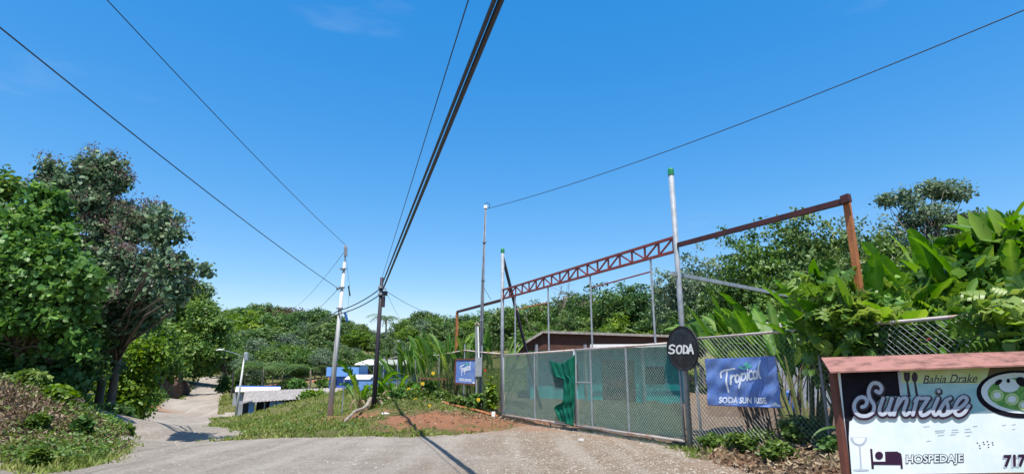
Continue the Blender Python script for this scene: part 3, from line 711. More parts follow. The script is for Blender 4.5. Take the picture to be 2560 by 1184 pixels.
# bare tree above the treeline
def bare_tree():
    root = empty('bare_tree', gz(1395, 58), 'leafless grey tree poking above the treeline between the gate posts', 'tree')
    mb = MB(); rng = np.random.default_rng(5)
    def br(p, d, l, r, n):
        q = p + d * l * .5 + Vector(rng.normal(size=3)) * l * .06; e = p + d * l
        mb.tube([p, q, e], [r, r * .8, r * .55], 5)
        if n == 0: return
        for k in range(3 if n > 1 else 2):
            nd = (d + Vector(rng.normal(size=3)) * .55); nd.z = abs(nd.z) * .8 + .1
            br(e if k < 2 else q, nd.normalized(), l * .62, r * .55, n - 1)
    br(root.location + Vector((0, 0, -.3)), Vector((.05, 0, 1)), 4.9, .13, 4)
    mb.build('trunk', M['bark'], root)
bare_tree()

# ------------------------------------------------------------------ blades: banana, heliconia, palms
def blade(V, F, T, base, d, L_, W_, droop, rng, tint, notch=.12, seg=14, fold=.22):
    d = Vector(d).normalized(); side = d.cross(Vector((0, 0, 1)));
    if side.length < .05: side = Vector((1, 0, 0))
    side.normalize()
    roll = rng.normal() * .5; nrm = side.cross(d).normalized()
    side = (side * math.cos(roll) + nrm * math.sin(roll)).normalized()
    p = Vector(base); cur = Vector(d); P_ = []; rip = 0.0; arch = side.cross(d).normalized()
    for i in range(seg + 1):
        u = i / seg
        wv = W_ * .5 * (math.sin(math.pi * min(1, (u * .93 + .05))) ** .6)
        P_.append((p.copy(), wv, side.cross(cur).normalized(), cur.copy()))
        p = p + cur * (L_ / seg); cur = (cur + Vector((0, 0, -droop * (.3 + u) / seg * 2.2))).normalized()
    for sg in (1, -1):
        j0 = rng.normal() * .08; sweep = .35
        for i in range(seg):
            (p0, w0, n0, c0), (p1, w1, n1, c1) = P_[i], P_[i + 1]
            torn_ = rng.random() < notch * 2.2
            if torn_: j0 = rng.normal() * .22; cut = rng.uniform(.55, .95)
            else: cut = 1.0
            j1 = j0 + rng.normal() * .05
            f0, f1 = fold + j0, fold + j1; b = len(V)
            m0 = p0 + side * (sg * w0 * .55) + n0 * (w0 * .55 * (fold + .25 * j0)) + c0 * (w0 * sweep * .3); m1 = p1 + side * (sg * w1 * .55) + n1 * (w1 * .55 * (fold + .25 * j1)) + c1 * (w1 * sweep * .3)
            o0 = p0 + side * (sg * w0 * (cut if torn_ else 1)) + n0 * (w0 * f0) + c0 * (w0 * sweep * (1.25 if torn_ else 1)); o1 = p1 + side * (sg * w1) + n1 * (w1 * f1) + c1 * (w1 * sweep)
            V.extend([tuple(p0), tuple(p1), tuple(m1), tuple(m0), tuple(o1), tuple(o0)])
            tv_ = tint + .07 * rng.normal(); T.extend([min(1, tint + .30), min(1, tint + .30), tv_, tv_, tv_ - .05, tv_ - .05])
            q1, q2 = (b, b + 1, b + 2, b + 3), (b + 3, b + 2, b + 4, b + 5)
            F.extend([q1, q2] if sg > 0 else [q1[::-1], q2[::-1]])
            j0 = j1
def blade_plant(name, label, cat, group, base, n, hgt, spread, L_, W_, mat, seed, stalk='stalk', droop=.5, stalk_r=.022, lean=.35, notch=.12, root=None, bases=None):
    rng = np.random.default_rng(seed); base = Vector(base)
    root = empty(name, base, label, cat, group)
    V, F, T = [], [], []; mb = MB()
    for k in range(n):
        a = rng.random() * 6.283; r = spread * math.sqrt(rng.random())
        b0 = base + Vector((r * math.cos(a), r * math.sin(a), -.05))
        if bases is not None:
            bb = bases[k % len(bases)]; b0 = Vector((bb[0] + rng.normal() * spread, bb[1] + rng.normal() * spread, 0)); b0.z = h1(b0.x, b0.y) - .05
        a2 = a + rng.normal() * .6
        ln = lean * (.3 + rng.random())
        d = Vector((math.cos(a2) * ln, math.sin(a2) * ln, 1)).normalized()
        hh = hgt * rng.uniform(.65, 1.05)
        e = b0 + d * hh
        mb.tube([b0, b0.lerp(e, .5) + Vector((0, 0, .02)), e], [stalk_r, stalk_r * .8, stalk_r * .4], 5, cap=False)
        d2 = Vector((d.x * 1.5 + rng.normal() * .12, d.y * 1.5 + rng.normal() * .12, .9))
        s = rng.uniform(.75, 1.1)
        blade(V, F, T, e, d2, L_ * s, W_ * s, droop * rng.uniform(.4, 2.4), rng, float(np.clip(.5 + rng.normal() * .22, .1, .95)), notch)
    o = np.array(base)
    link('leaves', np_mesh('leaves', np.array(V) - o, F, T), mat, root)
    mb.build('stalks', M[stalk], root)
    return root
def at(px, Y, dz=0.0):
    return gz(px, Y, dz)
# heliconias behind the left fence
for k, (px, Y, n, hgt) in enumerate(((1035, 29.5, 22, 2.4), (1075, 28, 26, 2.7), (1118, 27, 26, 2.8), (1155, 26.0, 24, 2.6), (1225, 25, 20, 2.4), (1000, 32, 16, 2.5))):
    blade_plant('heliconia', '%s clump of tall upright heliconia leaves behind the left fence' % ('first', 'second', 'third', 'fourth', 'fifth', 'outermost')[k] if False else
                ('heliconia clump behind the long sagging rail left of the bench shelf', 'heliconia clump behind the bench shelf', 'tallest heliconia clump between bench shelf and small blue poster', 'heliconia clump directly behind the small blue poster', 'heliconia clump between the thin mast and left gate post', 'smaller heliconia clump nearest the black pole')[k],
                'plant', 'heliconias behind the left fence', at(px, Y), n, hgt * .78, .9, 1.45, .24, M['heliconia'], 40 + k, droop=.3, lean=.45)
# heliconia behind the banner
blade_plant('heliconia', 'big yellow-green heliconia clump behind the large blue banner', 'plant', 'heliconias behind the right fence', (6.0, 13.6, h1(6.0, 13.6)), 42, 2.0, .55, 1.5, .36, M['heliconia'], 60, 'dry_stalk', .4, .022, .42)
blade_plant('heliconia', 'young light green heliconia stems right of the dry stalks behind the banner', 'plant', 'heliconias behind the right fence', (6.35, 12.6, h1(6.35, 12.6)), 14, 1.7, .22, 1.1, .28, M['heliconia'], 61, 'stalk', .45, .03, .3)
blade_plant('heliconia', 'heliconia clump just behind the second fence post', 'plant', 'heliconias behind the right fence', (8.0, 13.2, h1(8, 13.2)), 22, 2.0, .5, 1.5, .34, M['heliconia'], 62, 'stalk', .5, .03, .5)
# banana plants
for k, (px, Y, n, hgt, L_, W_, sd, lab) in enumerate(((2190, 10.1, 13, 1.9, 1.5, .42, 70, 'banana plant with tall paddle leaves beside the rusty orange post'), (2290, 11.0, 9, 2.15, 1.35, .40, 171, 'banana plant with the highest pale upright leaves'), (2010, 11.9, 10, 1.9, 1.4, .34, 72, 'banana plant leaning over the second fence post'),
                                   (2550, 9.2, 9, 2.9, 1.3, .36, 173, 'dark tall banana plant at the right edge of the view'), (2400, 10.6, 7, 1.6, 1.4, .40, 74, 'ragged banana plant rising from the climbing vine'))):
    blade_plant('banana_plant', lab, 'plant', 'banana plants behind the right fence', at(px, Y), n + 6, hgt, .35, L_, W_, M['banana'], sd, 'stalk', .28, .045, .34, .22)
blade_plant('banana_plant', 'small banana plant with one glowing yellow-green leaf left of the black pole', 'plant', None, at(905, 27.5), 7, 1.5, .2, 1.5, .42, M['banana'], 78, 'stalk', .6, .05, .5, .3)
blade_plant('banana_plant', 'drooping banana plant at the foot of the black pole', 'plant', None, at(985, 26), 8, .9, .3, 1.2, .38, M['banana'], 79, 'stalk', 1.0, .04, .7, .3)
def palm(px, Y, h, L_, lab, sd, n=16):
    rng = np.random.default_rng(sd); b = at(px, Y); root = empty('palm', b, lab, 'palm', 'palms on the slope')
    MB().tube([b - Vector((0, 0, .2)), b + Vector((.1, 0, h * .5)), b + Vector((0, 0, h))], [.16, .13, .12], 7).build('trunk', M['pale_bark'], root)
    az = rng.random(n) * 6.28; el = rng.uniform(.0, .95, n)
    t = np.stack([np.cos(az) * np.cos(el), np.sin(az) * np.cos(el), np.sin(el)], 1)
    C = np.repeat(np.array([[0, 0, h]]), n, 0)
    V, F, tt = leafcloud(C, L_ * rng.uniform(.8, 1.1, n), FROND, np.clip(.55 + rng.normal(size=n) * .15, 0, 1), rng, 6.0, None, t)
    link('fronds', np_mesh('fronds', V, F, tt), M['leaf_forest'], root)
palm(650, 70, 3.4, 3.8, 'feathery palm behind the white shed roof', 81, 22)
palm(700, 72, 3.0, 3.2, 'smaller palm right of the feathery palm behind the shed', 82)
palm(770, 70, 2.8, 3.0, 'palm in front of the red earth patch on the slope', 83)
palm(955, 88, 8.5, 3.4, 'slender coconut palm topping the treeline by the black pole', 84, 14)
palm(1495, 46, 3.4, 3.2, 'palm between the pipes above the brown-roofed house', 85, 18)
palm(1560, 44, 2.6, 2.6, 'low palm just right of the other above the brown roof', 86, 14)

# shrubs in the middle distance
def shrub(name, lab, group, px, Y, rp, top_py, mat, n, ls, sd, dz=1.0, cat='shrub', tmpl=OVAL, base=None):
    b = at(px, Y) if base is None else Vector(base)
    r = rp / F_PX * Y; zt = P(px, top_py, Y).z; h = max(.25, zt - b.z)
    rng = np.random.default_rng(sd)
    bl = [(b.x + rng.normal() * r * .35, b.y + rng.normal() * r * .3, b.z + h * rng.uniform(.35, .8), r * .55, r * .5, h * .28) for _ in range(5)]
    bl.append((b.x, b.y, b.z + h * .45, r * .85, r * .7, h * .42))
    return make_tree(name, lab, cat, group, b, bl, mat, n, ls, .025, r * .16, 16, tmpl=tmpl, seed=sd, hollow=.2, trunk_name='stems', ntips=10)
for a in ((745, 64, 20, 950, 'leaf_vine', 'pale green bush low behind the shed roofs'), (780, 56, 24, 972, 'leaf_lime', 'lime bush overgrowing the right end of the tin roof'), (600, 78, 24, 930, 'leaf_mid', 'bush left of the feathery palm'), (720, 70, 26, 945, 'leaf_forest', 'wide bush right of the small palm'),
          (810, 70, 24, 945, 'leaf_mid', 'bush against the blue house wall'), (560, 84, 22, 940, 'leaf_mid', 'bush on the bend of the far road'), (640, 88, 28, 925, 'leaf_forest', 'rounded bush high behind the shed'), (795, 60, 16, 985, 'leaf_mid', 'small bush beside the white pole base')):
    shrub('shrub', a[5], 'bushes around the valley sheds', a[0], a[1], a[2], a[3], M[a[4]], 1800, .3, int(a[0]))
for a in LATE: shrub('shrub', a[5], 'bushes around the left bank', a[0], a[1], a[2], a[3], M[a[4]], 2600, .13, a[6])
LF = [(1252, 21.5), (1205, 22.7), (1162, 24), (1099, 27), (1040, 30), (995, 33), (935, 38)]
for k, (px, Y, rp, tp, mt, lab) in enumerate(((1000, 25.5, 30, 955, 'leaf_vine', 'leafy shrub at the foot of the left fence beside the drooping banana'), (1050, 24.5, 34, 968, 'weed', 'yellow-flowered shrub under the bench shelf'), (1100, 24, 30, 972, 'weed', 'dense shrub between bench shelf and small poster'), (1145, 22.9, 26, 985, 'weed', 'shrub under the small blue poster'),
                                            (1185, 22.2, 24, 975, 'leaf_mid', 'shrub at the foot of the thin mast'), (1228, 21.6, 20, 940, 'leaf_lime', 'tall weedy shrub left of the left gate post'), (1022, 26.5, 24, 930, 'leaf_mid', 'dark shrub behind the leafy fence shrub'), (960, 26.5, 22, 975, 'weed', 'dark low shrub left of the black pole'), (930, 30, 26, 955, 'leaf_mid', 'shrub behind the black pole'), (1075, 26, 26, 940, 'leaf_mid', 'shrub growing behind the bench shelf'))):
    o = shrub('shrub', lab, 'shrubs along the left fence', px, Y, rp * .85, tp + 8, M[mt], 1300, .12, 100 + k)
def flowers(pts, mat, name, lab, cat, group):
    for k, (px, py, Y, l2) in enumerate(pts):
        p = P(px, py, Y); mb = MB()
        for i in range(6):
            a = i * 1.047 + k; c, s = math.cos(a), math.sin(a)
            q = .22 * p.y / 22 * (1.3 if mat is M['yellow'] else 1.0); mb.add([p, p + Vector((c * .10 - s * .09, -.05, s * .10 + c * .09)) * q * 1.6, p + Vector((c * .16, -.01, s * .16)) * q * 1.6, p + Vector((c * .10 + s * .09, -.05, s * .10 - c * .09)) * q * 1.6], [[0, 1, 2, 3]])
        mb.tube([p, p + Vector((0, -.05, .01))], [.015, .008], 6)
        tag(mb.build(name, mat, origin=p), l2, cat, group)
flowers(((1022, 972, 24.6, 'yellow flower left of the bench shelf'), (1083, 932, 24, 'yellow flower above the bench shelf'), (1038, 997, 23.6, 'yellow flower low in the shrub under the bench shelf'), (1074, 1014, 22.5, 'yellow flower drooping over the grass bank'), (1196, 998, 21.6, 'yellow flower near the foot of the mast'), (1057, 958, 24.2, 'small yellow flower just below the bench shelf')),
        M['yellow'], 'flower', '', 'flower', 'yellow flowers in the fence shrubs')
flowers(((1213, 925, 22, 'red-orange heliconia bract right of the mast'), (2185, 845, 9.2, 'red bract among leaves above the sign roof'), (2320, 848, 8.6, 'reddish bract in the vine right of the second post')), M['red'], 'flower', '', 'flower', 'red bracts in the foliage')

# climbing lobed vines over the right-hand fence
def vine(lab, blobs, n, ls, sd, mat='lobed', tmpl=LOBED, base=None):
    b = Vector(base); b.z = h1(b.x, b.y)
    k = .6 if tmpl is LOBED else 1
    root = make_tree('climbing_vine', lab, 'vine', 'vines smothering the right-hand fence', b, blobs, M[mat], int(n * k), ls, .04, .18, 9, tmpl=tmpl, seed=sd, hollow=.25, up=.6, hang=True, trunk_name='stems', ntips=22)
    if tmpl is LOBED:            # a second kind of leaf, plain and heart shaped, grows through the lobed one
        rng = np.random.default_rng(sd + 50)
        for nm, m_, nn, l_, tm_, cl in (('heart_leaves', 'leaf_vine', int(n * 1.5), .17, ROUND, .14), ('strap_leaves', 'banana', int(n * .14), .5, SLIM, .2)):
            pts, d, cc, ct, rad = crown_points(blobs, nn, rng, cl, 8, .3)
            V, F, tt = leafcloud(pts - np.array(b), l_ * (.5 + rng.random(len(pts))), tm_, np.clip(.5 + ct + rng.normal(size=len(pts)) * .15, 0, 1), rng, .5, d * .6, d * .7 + rng.normal(size=d.shape) * .6 + np.array([0, 0, -.3 if nm == 'heart_leaves' else .7]))
            link(nm, np_mesh(nm, V, F, tt), M[m_], root)
vine('lobed climber spilling over the rail beside the second fence post', [blob(*a) for a in ((2085, 750, 9.7, 38), (2130, 790, 9.5, 42), (2100, 840, 9.7, 42), (2170, 830, 9.3, 42), (2190, 775, 9.4, 38), (2060, 715, 10.2, 25), (2150, 870, 9.4, 30))], 900, .30, 90, base=(6.2, 10.2, 0))
vine('pale cut-leaf climber in the middle of the right-hand thicket', [blob(*a) for a in ((2270, 770, 9.6, 40), (2330, 740, 9.8, 50), (2260, 830, 9.4, 45), (2350, 800, 9.2, 50), (2300, 860, 9.2, 40), (2380, 850, 8.8, 45), (2370, 700, 9.9, 40))], 1300, .31, 91, base=(7.6, 10, 0))
vine('towering climber with yellow-green split leaves at the right edge', [blob(*a) for a in ((2440, 650, 9.8, 45), (2500, 620, 9.6, 45), (2440, 720, 9.4, 60), (2530, 720, 9.2, 65), (2480, 800, 8.9, 60), (2560, 830, 8.7, 60), (2430, 850, 8.7, 45), (2590, 640, 9.5, 60), (2410, 680, 10.2, 30), (2550, 580, 9.8, 30), (2528, 800, 7.4, 24), (2540, 845, 7.3, 22), (2515, 770, 7.5, 16))], 2300, .33, 92, base=(8.6, 9.2, 0))
vine('shaded broad leaf undergrowth behind the chain-link by the sign', [blob(*a) for a in ((2100, 900, 11.4, 55), (2200, 900, 11.4, 60), (2300, 900, 11.0, 60), (2420, 880, 10.6, 65), (2540, 860, 10.2, 70), (2260, 800, 12.2, 55), (2400, 760, 11.9, 60), (2520, 740, 11.4, 70), (2150, 820, 12.0, 50), (2480, 680, 12, 50))], 4600, .22, 93, 'leaf_mid', ROUND, base=(7.9, 10.9, 0))
# spiky dark plant left of the billboard
blade_plant('spiky_plant', 'dark strap-leaved plant arching out beside the billboard post', 'plant', None, (5.95, 9.6, h1(5.95, 9.6)), 26, .35, .12, 1.0, .06, M['leaf_deep'], 95, 'dry_stalk', 1.4, .012, 1.3, 0)
for k, (px, Y, rp, tp, lab) in enumerate(((1790, 11.9, 46, 1098, 'low weed bush at the foot of the right gate post'), (1850, 11.2, 34, 1112, 'low weed bush below the large banner'), (1930, 10.2, 40, 1120, 'weed bush at the bottom between banner and billboard'), (1990, 10.6, 46, 1040, 'tallest bright weed bush left of the billboard'), (2040, 10.4, 36, 1085, 'weed bush around the second fence post foot'),
                                       (1895, 12.3, 36, 1090, 'small weed bush at the base of the dry stalks'), (1760, 12.8, 30, 1100, 'weed bush inside the fence beside the gate post'), (2075, 9.6, 34, 1130, 'dark weed bush at the billboard post foot'))):
    shrub('weed_bush', lab, 'weed bushes along the right-hand fence', px, Y, rp, tp, M['weed' if k < 7 else 'leaf_deep'], 1500, .085, 120 + k, cat='weed')

# ------------------------------------------------------------------ gate, truss, fences
def link_wires(mb, t0, t1, zlo, zhi, fn, pitch=.095, r=.0035, droop=None):
    """diamond mesh: zlo, zhi are functions of t"""
    step = pitch; tmax = t1 - t0
    def clip_line(s, sgn):
        # z = sgn*(t - s); sample and keep runs inside
        ts = np.linspace(t0, t1, int((t1 - t0) / .04) + 2)
        zs = sgn * (ts - s)
        ok = np.array([zlo(t) <= z <= zhi(t) for t, z in zip(ts, zs)])
        i = np.nonzero(ok)[0]
        if len(i) < 2: return
        a, b = i[0], i[-1]
        za, zb = zs[a], zs[b]
        pa, pb = fn(ts[a], za), fn(ts[b], zb)
        mb.tube([pa, pa.lerp(pb, .5), pb], r, 3, cap=False)
    zm = 3.2
    s = t0 - zm
    while s < t1 + zm:
        clip_line(s, 1); clip_line(s, -1)
        s += step
def gate_bottom(t): return .10 + h1(*L(t)[:2]) * 1.0
GZT = 2.27                                         # top rail of the gate
T_M = tline(1437)                                  # where the two leaves meet
TL, TR = -9.55, -.12
def leaf_gate(t0, t1, lab, extra, pedestrian=False):
    root = empty('gate_leaf', L((t0 + t1) / 2, 0), lab, 'gate', 'wide double gate')
    zb = .14
    MB().tube([L(t0 - .02, zb), L(t1 + .02, zb)], .031, 8).build('bottom_rail', M['rail'], root, smooth=True)
    for t in [t0, t1]: MB().tube([L(t, zb), L(t, GZT)], .03, 8).build('stile', M['steel'], root, smooth=True)
    MB().tube([L(t0 - .02, GZT), L(t1 + .02, GZT)], .031, 8).build('top_rail', M['rail'], root, smooth=True)
    for t in extra: MB().tube([L(t, zb), L(t, GZT)], .024, 8).build('upright', M['steel'], root)
    if pedestrian:
        MB().tube([L(extra[0], 1.35), L(t0, 1.35)], .02, 8).build('brace', M['steel'], root)
    g = MB(); link_wires(g, t0, t1, lambda t: zb, lambda t: GZT, lambda t, z: L(t, z, .035), .085, .0019)
    g.build('chain_link', M['wire_mesh'], root)
    # shade cloth, hung slightly loose behind the mesh
    nx, nz = 60, 16; V = []; F = []
    for i in range(nx + 1):
        for j in range(nz + 1):
            t = t0 + .03 + (t1 - t0 - .06) * i / nx; z = zb + .05 + (GZT - zb - .09) * j / nz
            off = -.045 - .03 * abs(math.sin(i * .9)) * (1 - j / nz) + .012 * math.sin(i * 2.3 + j)
            V.append(tuple(L(t, z, off) - root.location))
    for i in range(nx):
        for j in range(nz): a = i * (nz + 1) + j; F.append((a, a + nz + 1, a + nz + 2, a + 1))
    link('shade_cloth', np_mesh('shade_cloth', V, F, smooth=True), M['green_cloth'], root)
    return root
leaf_gate(TL + .1, T_M - .03, 'left leaf of the chain-link gate, smaller in view, lined with dark green cloth', [tline(1336)])
leaf_gate(T_M + .03, TR - .05, 'right leaf of the chain-link gate with a small cross brace and faded green cloth', [tline(1476), tline(1565)], True)
def sheet(name, lab, cat, outline_fn, mat, nx, nz):
    V = []; F = []
    for i in range(nx + 1):
        for j in range(nz + 1): V.append(tuple(outline_fn(i / nx, j / nz)))
    for i in range(nx):
        for j in range(nz): a = i * (nz + 1) + j; F.append((a, a + nz + 1, a + nz + 2, a + 1))
    o = link(name, np_mesh(name, V, F, smooth=True), mat)
    md = o.modifiers.new('thick', 'SOLIDIFY'); md.thickness = .004
    return tag(o, lab, cat)
# torn loose cloth hanging at the centre of the gate: outline by rows (py, left px, right px)
ROWS = [(897, 1371), (920, 1380), (940, 1387), (944, 1408), (975, 1411), (1005, 1410), (1013, 1392), (1020, 1388), (1034, 1396), (1048, 1400), (1063, 1408)]
def torn(u, v):
    top = float(np.interp(u, (0, .25, .5, .8, 1), (899, 906, 907, 896, 884)))
    py = top * (1 - v) + (1052 + 14 * u) * v; xl = np.interp(py, [r_[0] for r_ in ROWS], [r_[1] for r_ in ROWS]); xr = 1438
    px = xl + (xr - xl) * u
    p = hit(px, py, L(0, 0, .06), GN)
    return p + GN * (.018 * math.sin(u * 11 + v * 3) + .012 * math.sin(u * 27 - v * 6) + .012 * math.sin(v * 30 + u * 4) * v + .035 * v)
sheet('torn_cloth', 'torn bright green cloth hanging loose in front of the gate where the leaves meet', 'cloth', torn, M['torn_cloth'], 30, 60)
# pipes between the truss and the gate
def steel_post(name, lab, cat, a, b, r, mat, cap=None, group=None, square=False):
    root = empty(name, a, lab, cat, group)
    mb = MB()
    if square: mb.bar(a - Vector((0, 0, .2)), b, r * 2)
    else: mb.tube([Vector(a) - Vector((0, 0, .2)), Vector(a).lerp(Vector(b), .5), b], r, 10)
    mb.build('shaft', mat, root, smooth=not square)
    if cap:
        MB().tube([Vector(b) - Vector((0, 0, .08)), Vector(b) + Vector((0, 0, .05)), Vector(b) + Vector((0, 0, .09))], [r * 1.15, r * 1.15, r * .9], 10).build('cap', cap, root)
    return root
pl = L(TL, 0); pl.z = h1(pl.x, pl.y)
steel_post('gate_post', 'tall grey steel gate post with a green cap at the left end of the truss', 'post', pl, L(TL, 6.28), .065, M['steel'], M['green_paint'], 'tall gate posts')
steel_post('gate_post', 'tallest grey steel gate post with a green cap at the right end of the truss', 'post', L(0, 0), L(0, 6.36), .065, M['steel'], M['green_paint'], 'tall gate posts')
def truss():
    root = empty('truss', L(-4.8, 4.4), 'dark red welded truss spanning between the two tall gate posts', 'truss')
    zt, zb = 4.73, 4.39; t0, t1 = TL + .06, -.06
    c = MB(); c.bar(L(t0, zt), L(t1, zt), .07, .06); c.bar(L(t0, zb), L(t1, zb), .07, .06); c.build('chords', M['rust_red'], root)
    w_ = MB(); n = 18
    for k in range(n + 1):
        t = t0 + .03 + (t1 - t0 - .06) * k / n
        w_.bar(L(t, zb + .031), L(t, zt - .031), .04, .04)
        if k < n:
            t2 = t0 + .03 + (t1 - t0 - .06) * (k + 1) / n
            a, b = (zb, zt) if (k % 4 in (0, 1)) else (zt, zb)
            sg = .032 if a < b else -.032
            w_.bar(L(t + .03, a + sg, .002), L(t2 - .03, b - sg, .002), .038, .034)
    w_.build('web', M['rust_red'], root)
truss()
def one(name, lab, cat, mb, mat, group=None, origin=None):
    c = Vector(np.mean(np.array(mb.v), 0)) if origin is None else Vector(origin)
    return tag(mb.build(name, mat, origin=c), lab, cat, group)
# red beam on to the right with its rusty post
ze = P(2110, 503, L(tline(2110, 503)).y).z
tb = tline(2110, 503)
def beam_right():
    root = empty('portal_frame', L(tb, .3), 'rusty orange post carrying a long dark red beam right of the truss', 'frame')
    MB().bar(L(.07, 4.52), L(tb, ze), .08, .10).build('beam', M['rust_dark'], root)
    MB().bar(L(tb, h1(*L(tb)[:2]) - .2, -.07), L(tb, ze + .04, -.07), .09, .09).build('post', M['rust_orange'], root)
    MB().bar(L(tb - .02, ze + .02, .02), L(tb + .12, ze + .03, .02), .09, .14).build('bracket', M['rust_dark'], root)
beam_right()
def beam_left():
    t2 = tline(1143, 778); a = L(TL - .07, 4.35); b = L(t2, P(1143, 779, L(t2).y).z)
    root = empty('portal_frame', L(t2, h1(*L(t2)[:2])), 'slim rusty post and beam running left from the left gate post', 'frame')
    MB().bar(a, b, .08, .10).build('beam', M['rust_dark'], root)
    MB().bar(L(t2, h1(*L(t2)[:2]) - .2), b, .10, .10).build('post', M['rust_orange'], root)
beam_left()
for k, (px, y0, y1, lab) in enumerate(((1288, 745, 870, 'thin pipe nearest the left gate post between truss and gate'), (1371, 722, 866, 'second thin pipe from the left hanging between truss and gate'), (1478, 692, 858, 'third thin pipe from the left between truss and gate'), (1634, 650, 842, 'thin pipe nearest the right gate post between truss and gate'))):
    t = tline(px, 780); mb = MB(); mb.tube([L(t, GZT + .03, -.0), L(t, 4.36)], .026, 8); one('pipe', lab, 'pipe', mb, M['steel'], 'upright pipes above the gate')
mb = MB(); mb.tube([L(tline(1290, 762), 3.86), L(tline(1366, 745), 3.86)], .02, 8); one('pipe', 'short rusty crossbar between the two left pipes above the gate', 'pipe', mb, M['rust_orange'], 'crossbars above the gate')
mb = MB(); mb.tube([L(tline(1480, 721), P(1480, 720, L(tline(1480)).y).z), L(tline(1624, 681), P(1624, 681, L(tline(1630)).y).z)], .02, 8); one('pipe', 'longer rusty crossbar between the two right pipes above the gate', 'pipe', mb, M['rust_red'], 'crossbars above the gate')
# leaning dark stay behind the left gate post
a = P(1257, 642, 22.0); b = P(1322, 900, 23.5); b2 = Vector((b.x, b.y, 0)); d = (b - a); b3 = a + d * ((0 - a.z) / d.z)
mb = MB(); mb.bar(a, b3, .09, .09); one('stay', 'dark leaning steel stay dropping behind the left gate post', 'steel stay', mb, M['dark_wood'])
# grey horizontal arm from the right gate post into the plants
mb = MB(); mb.bar(P(1680, 683, 12.75), P(1968, 738, 16.6), .07, .09); one('crossarm', 'grey square steel arm crossing the right gate post into the plants', 'steel arm', mb, M['steel'])

# right fence
def fence_right():
    root = empty('chain_link_fence', L(3.2, .2), 'rusty-railed chain-link fence running right from the gate past the blue banner', 'fence')
    gt = lambda t: h1(*L(t)[:2])
    tp = [0.0, tline(2062, 1000), tline(2530, 800), 9.5]
    zr = 2.33
    MB().tube([L(.08, zr), L(3.2, zr + .01), L(6.1, zr + .03), L(9.5, zr + .05)], .027, 8).build('top_rail', M['rail'], root, smooth=True)
    MB().tube([L(tp[1], gt(tp[1]) - .2), L(tp[1], 2.5), L(tp[1] - .10, 2.86, .05)], .026, 8).build('post', M['steel'], root, smooth=True)
    MB().tube([L(tp[1] - .095, 2.83, .05), L(tp[1] - .11, 2.89, .05)], .034, 8).build('post_tip', M['white'], root)
    for t in tp[2:]: MB().tube([L(t, gt(t) - .2), L(t, 2.5)], .030, 8).build('post', M['steel'], root, smooth=True)
    MB().tube([L(.35, .02 + gt(.3)), L(.3, 2.31)], .03, 8).build('post', M['steel'], root, smooth=True)
    ts = np.linspace(0, 9.6, 60); gs = H(np.array([L(t).x for t in ts]), np.array([L(t).y for t in ts]))
    g = MB(); link_wires(g, .1, 9.4, lambda t: float(np.interp(t, ts, gs)) + .04, lambda t: zr, lambda t, z: L(t, z, .03), .10, .0027)
    g.build('chain_link', M['wire_mesh'], root)
    MB().tube([L(t, float(np.interp(t, ts, gs)) + .05 + .02 * math.sin(t * 2)) for t in np.linspace(.4, 9.3, 24)], .014, 6).build('bottom_wire', M['steel'], root)
fence_right()
# left fence
def fence_left():
    pts = [P(1252, 884, 21.6), P(1205, 880, 22.7), P(1162, 875, 24), P(1099, 887, 27), P(1040, 889, 30), P(995, 891, 33), P(960, 900, 36), P(935, 912, 39)]
    root = empty('chain_link_fence', (pts[3].x, pts[3].y, h1(pts[3].x, pts[3].y)), 'netted fence with a sagging grey rail left of the gate', 'fence')
    MB().tube(pts, .03, 8).build('top_rail', M['rail'], root, smooth=True)
    for p in pts[1:]:
        MB().tube([(p.x, p.y, h1(p.x, p.y) - .2), (p.x, p.y, p.z + .25)], .03, 8).build('post', M['steel'], root)
    V = []; F = []; nz = 12; cnt = 0
    for p, q in zip(pts[:-1], pts[1:]):
        for i in range(8):
            m_ = p.lerp(q, i / 8); zg = h1(m_.x, m_.y)
            for j in range(nz + 1): V.append((m_.x - root.location.x, m_.y + .04 * math.sin(cnt * .8) - root.location.y, zg + (m_.z - zg - .03) * j / nz - root.location.z))
            cnt += 1
    for i in range(cnt - 1):
        for j in range(nz): a = i * (nz + 1) + j; F.append((a, a + nz + 1, a + nz + 2, a + 1))
    link('shade_net', np_mesh('shade_net', V, F, smooth=True), M['olive_net'], root)
fence_left()

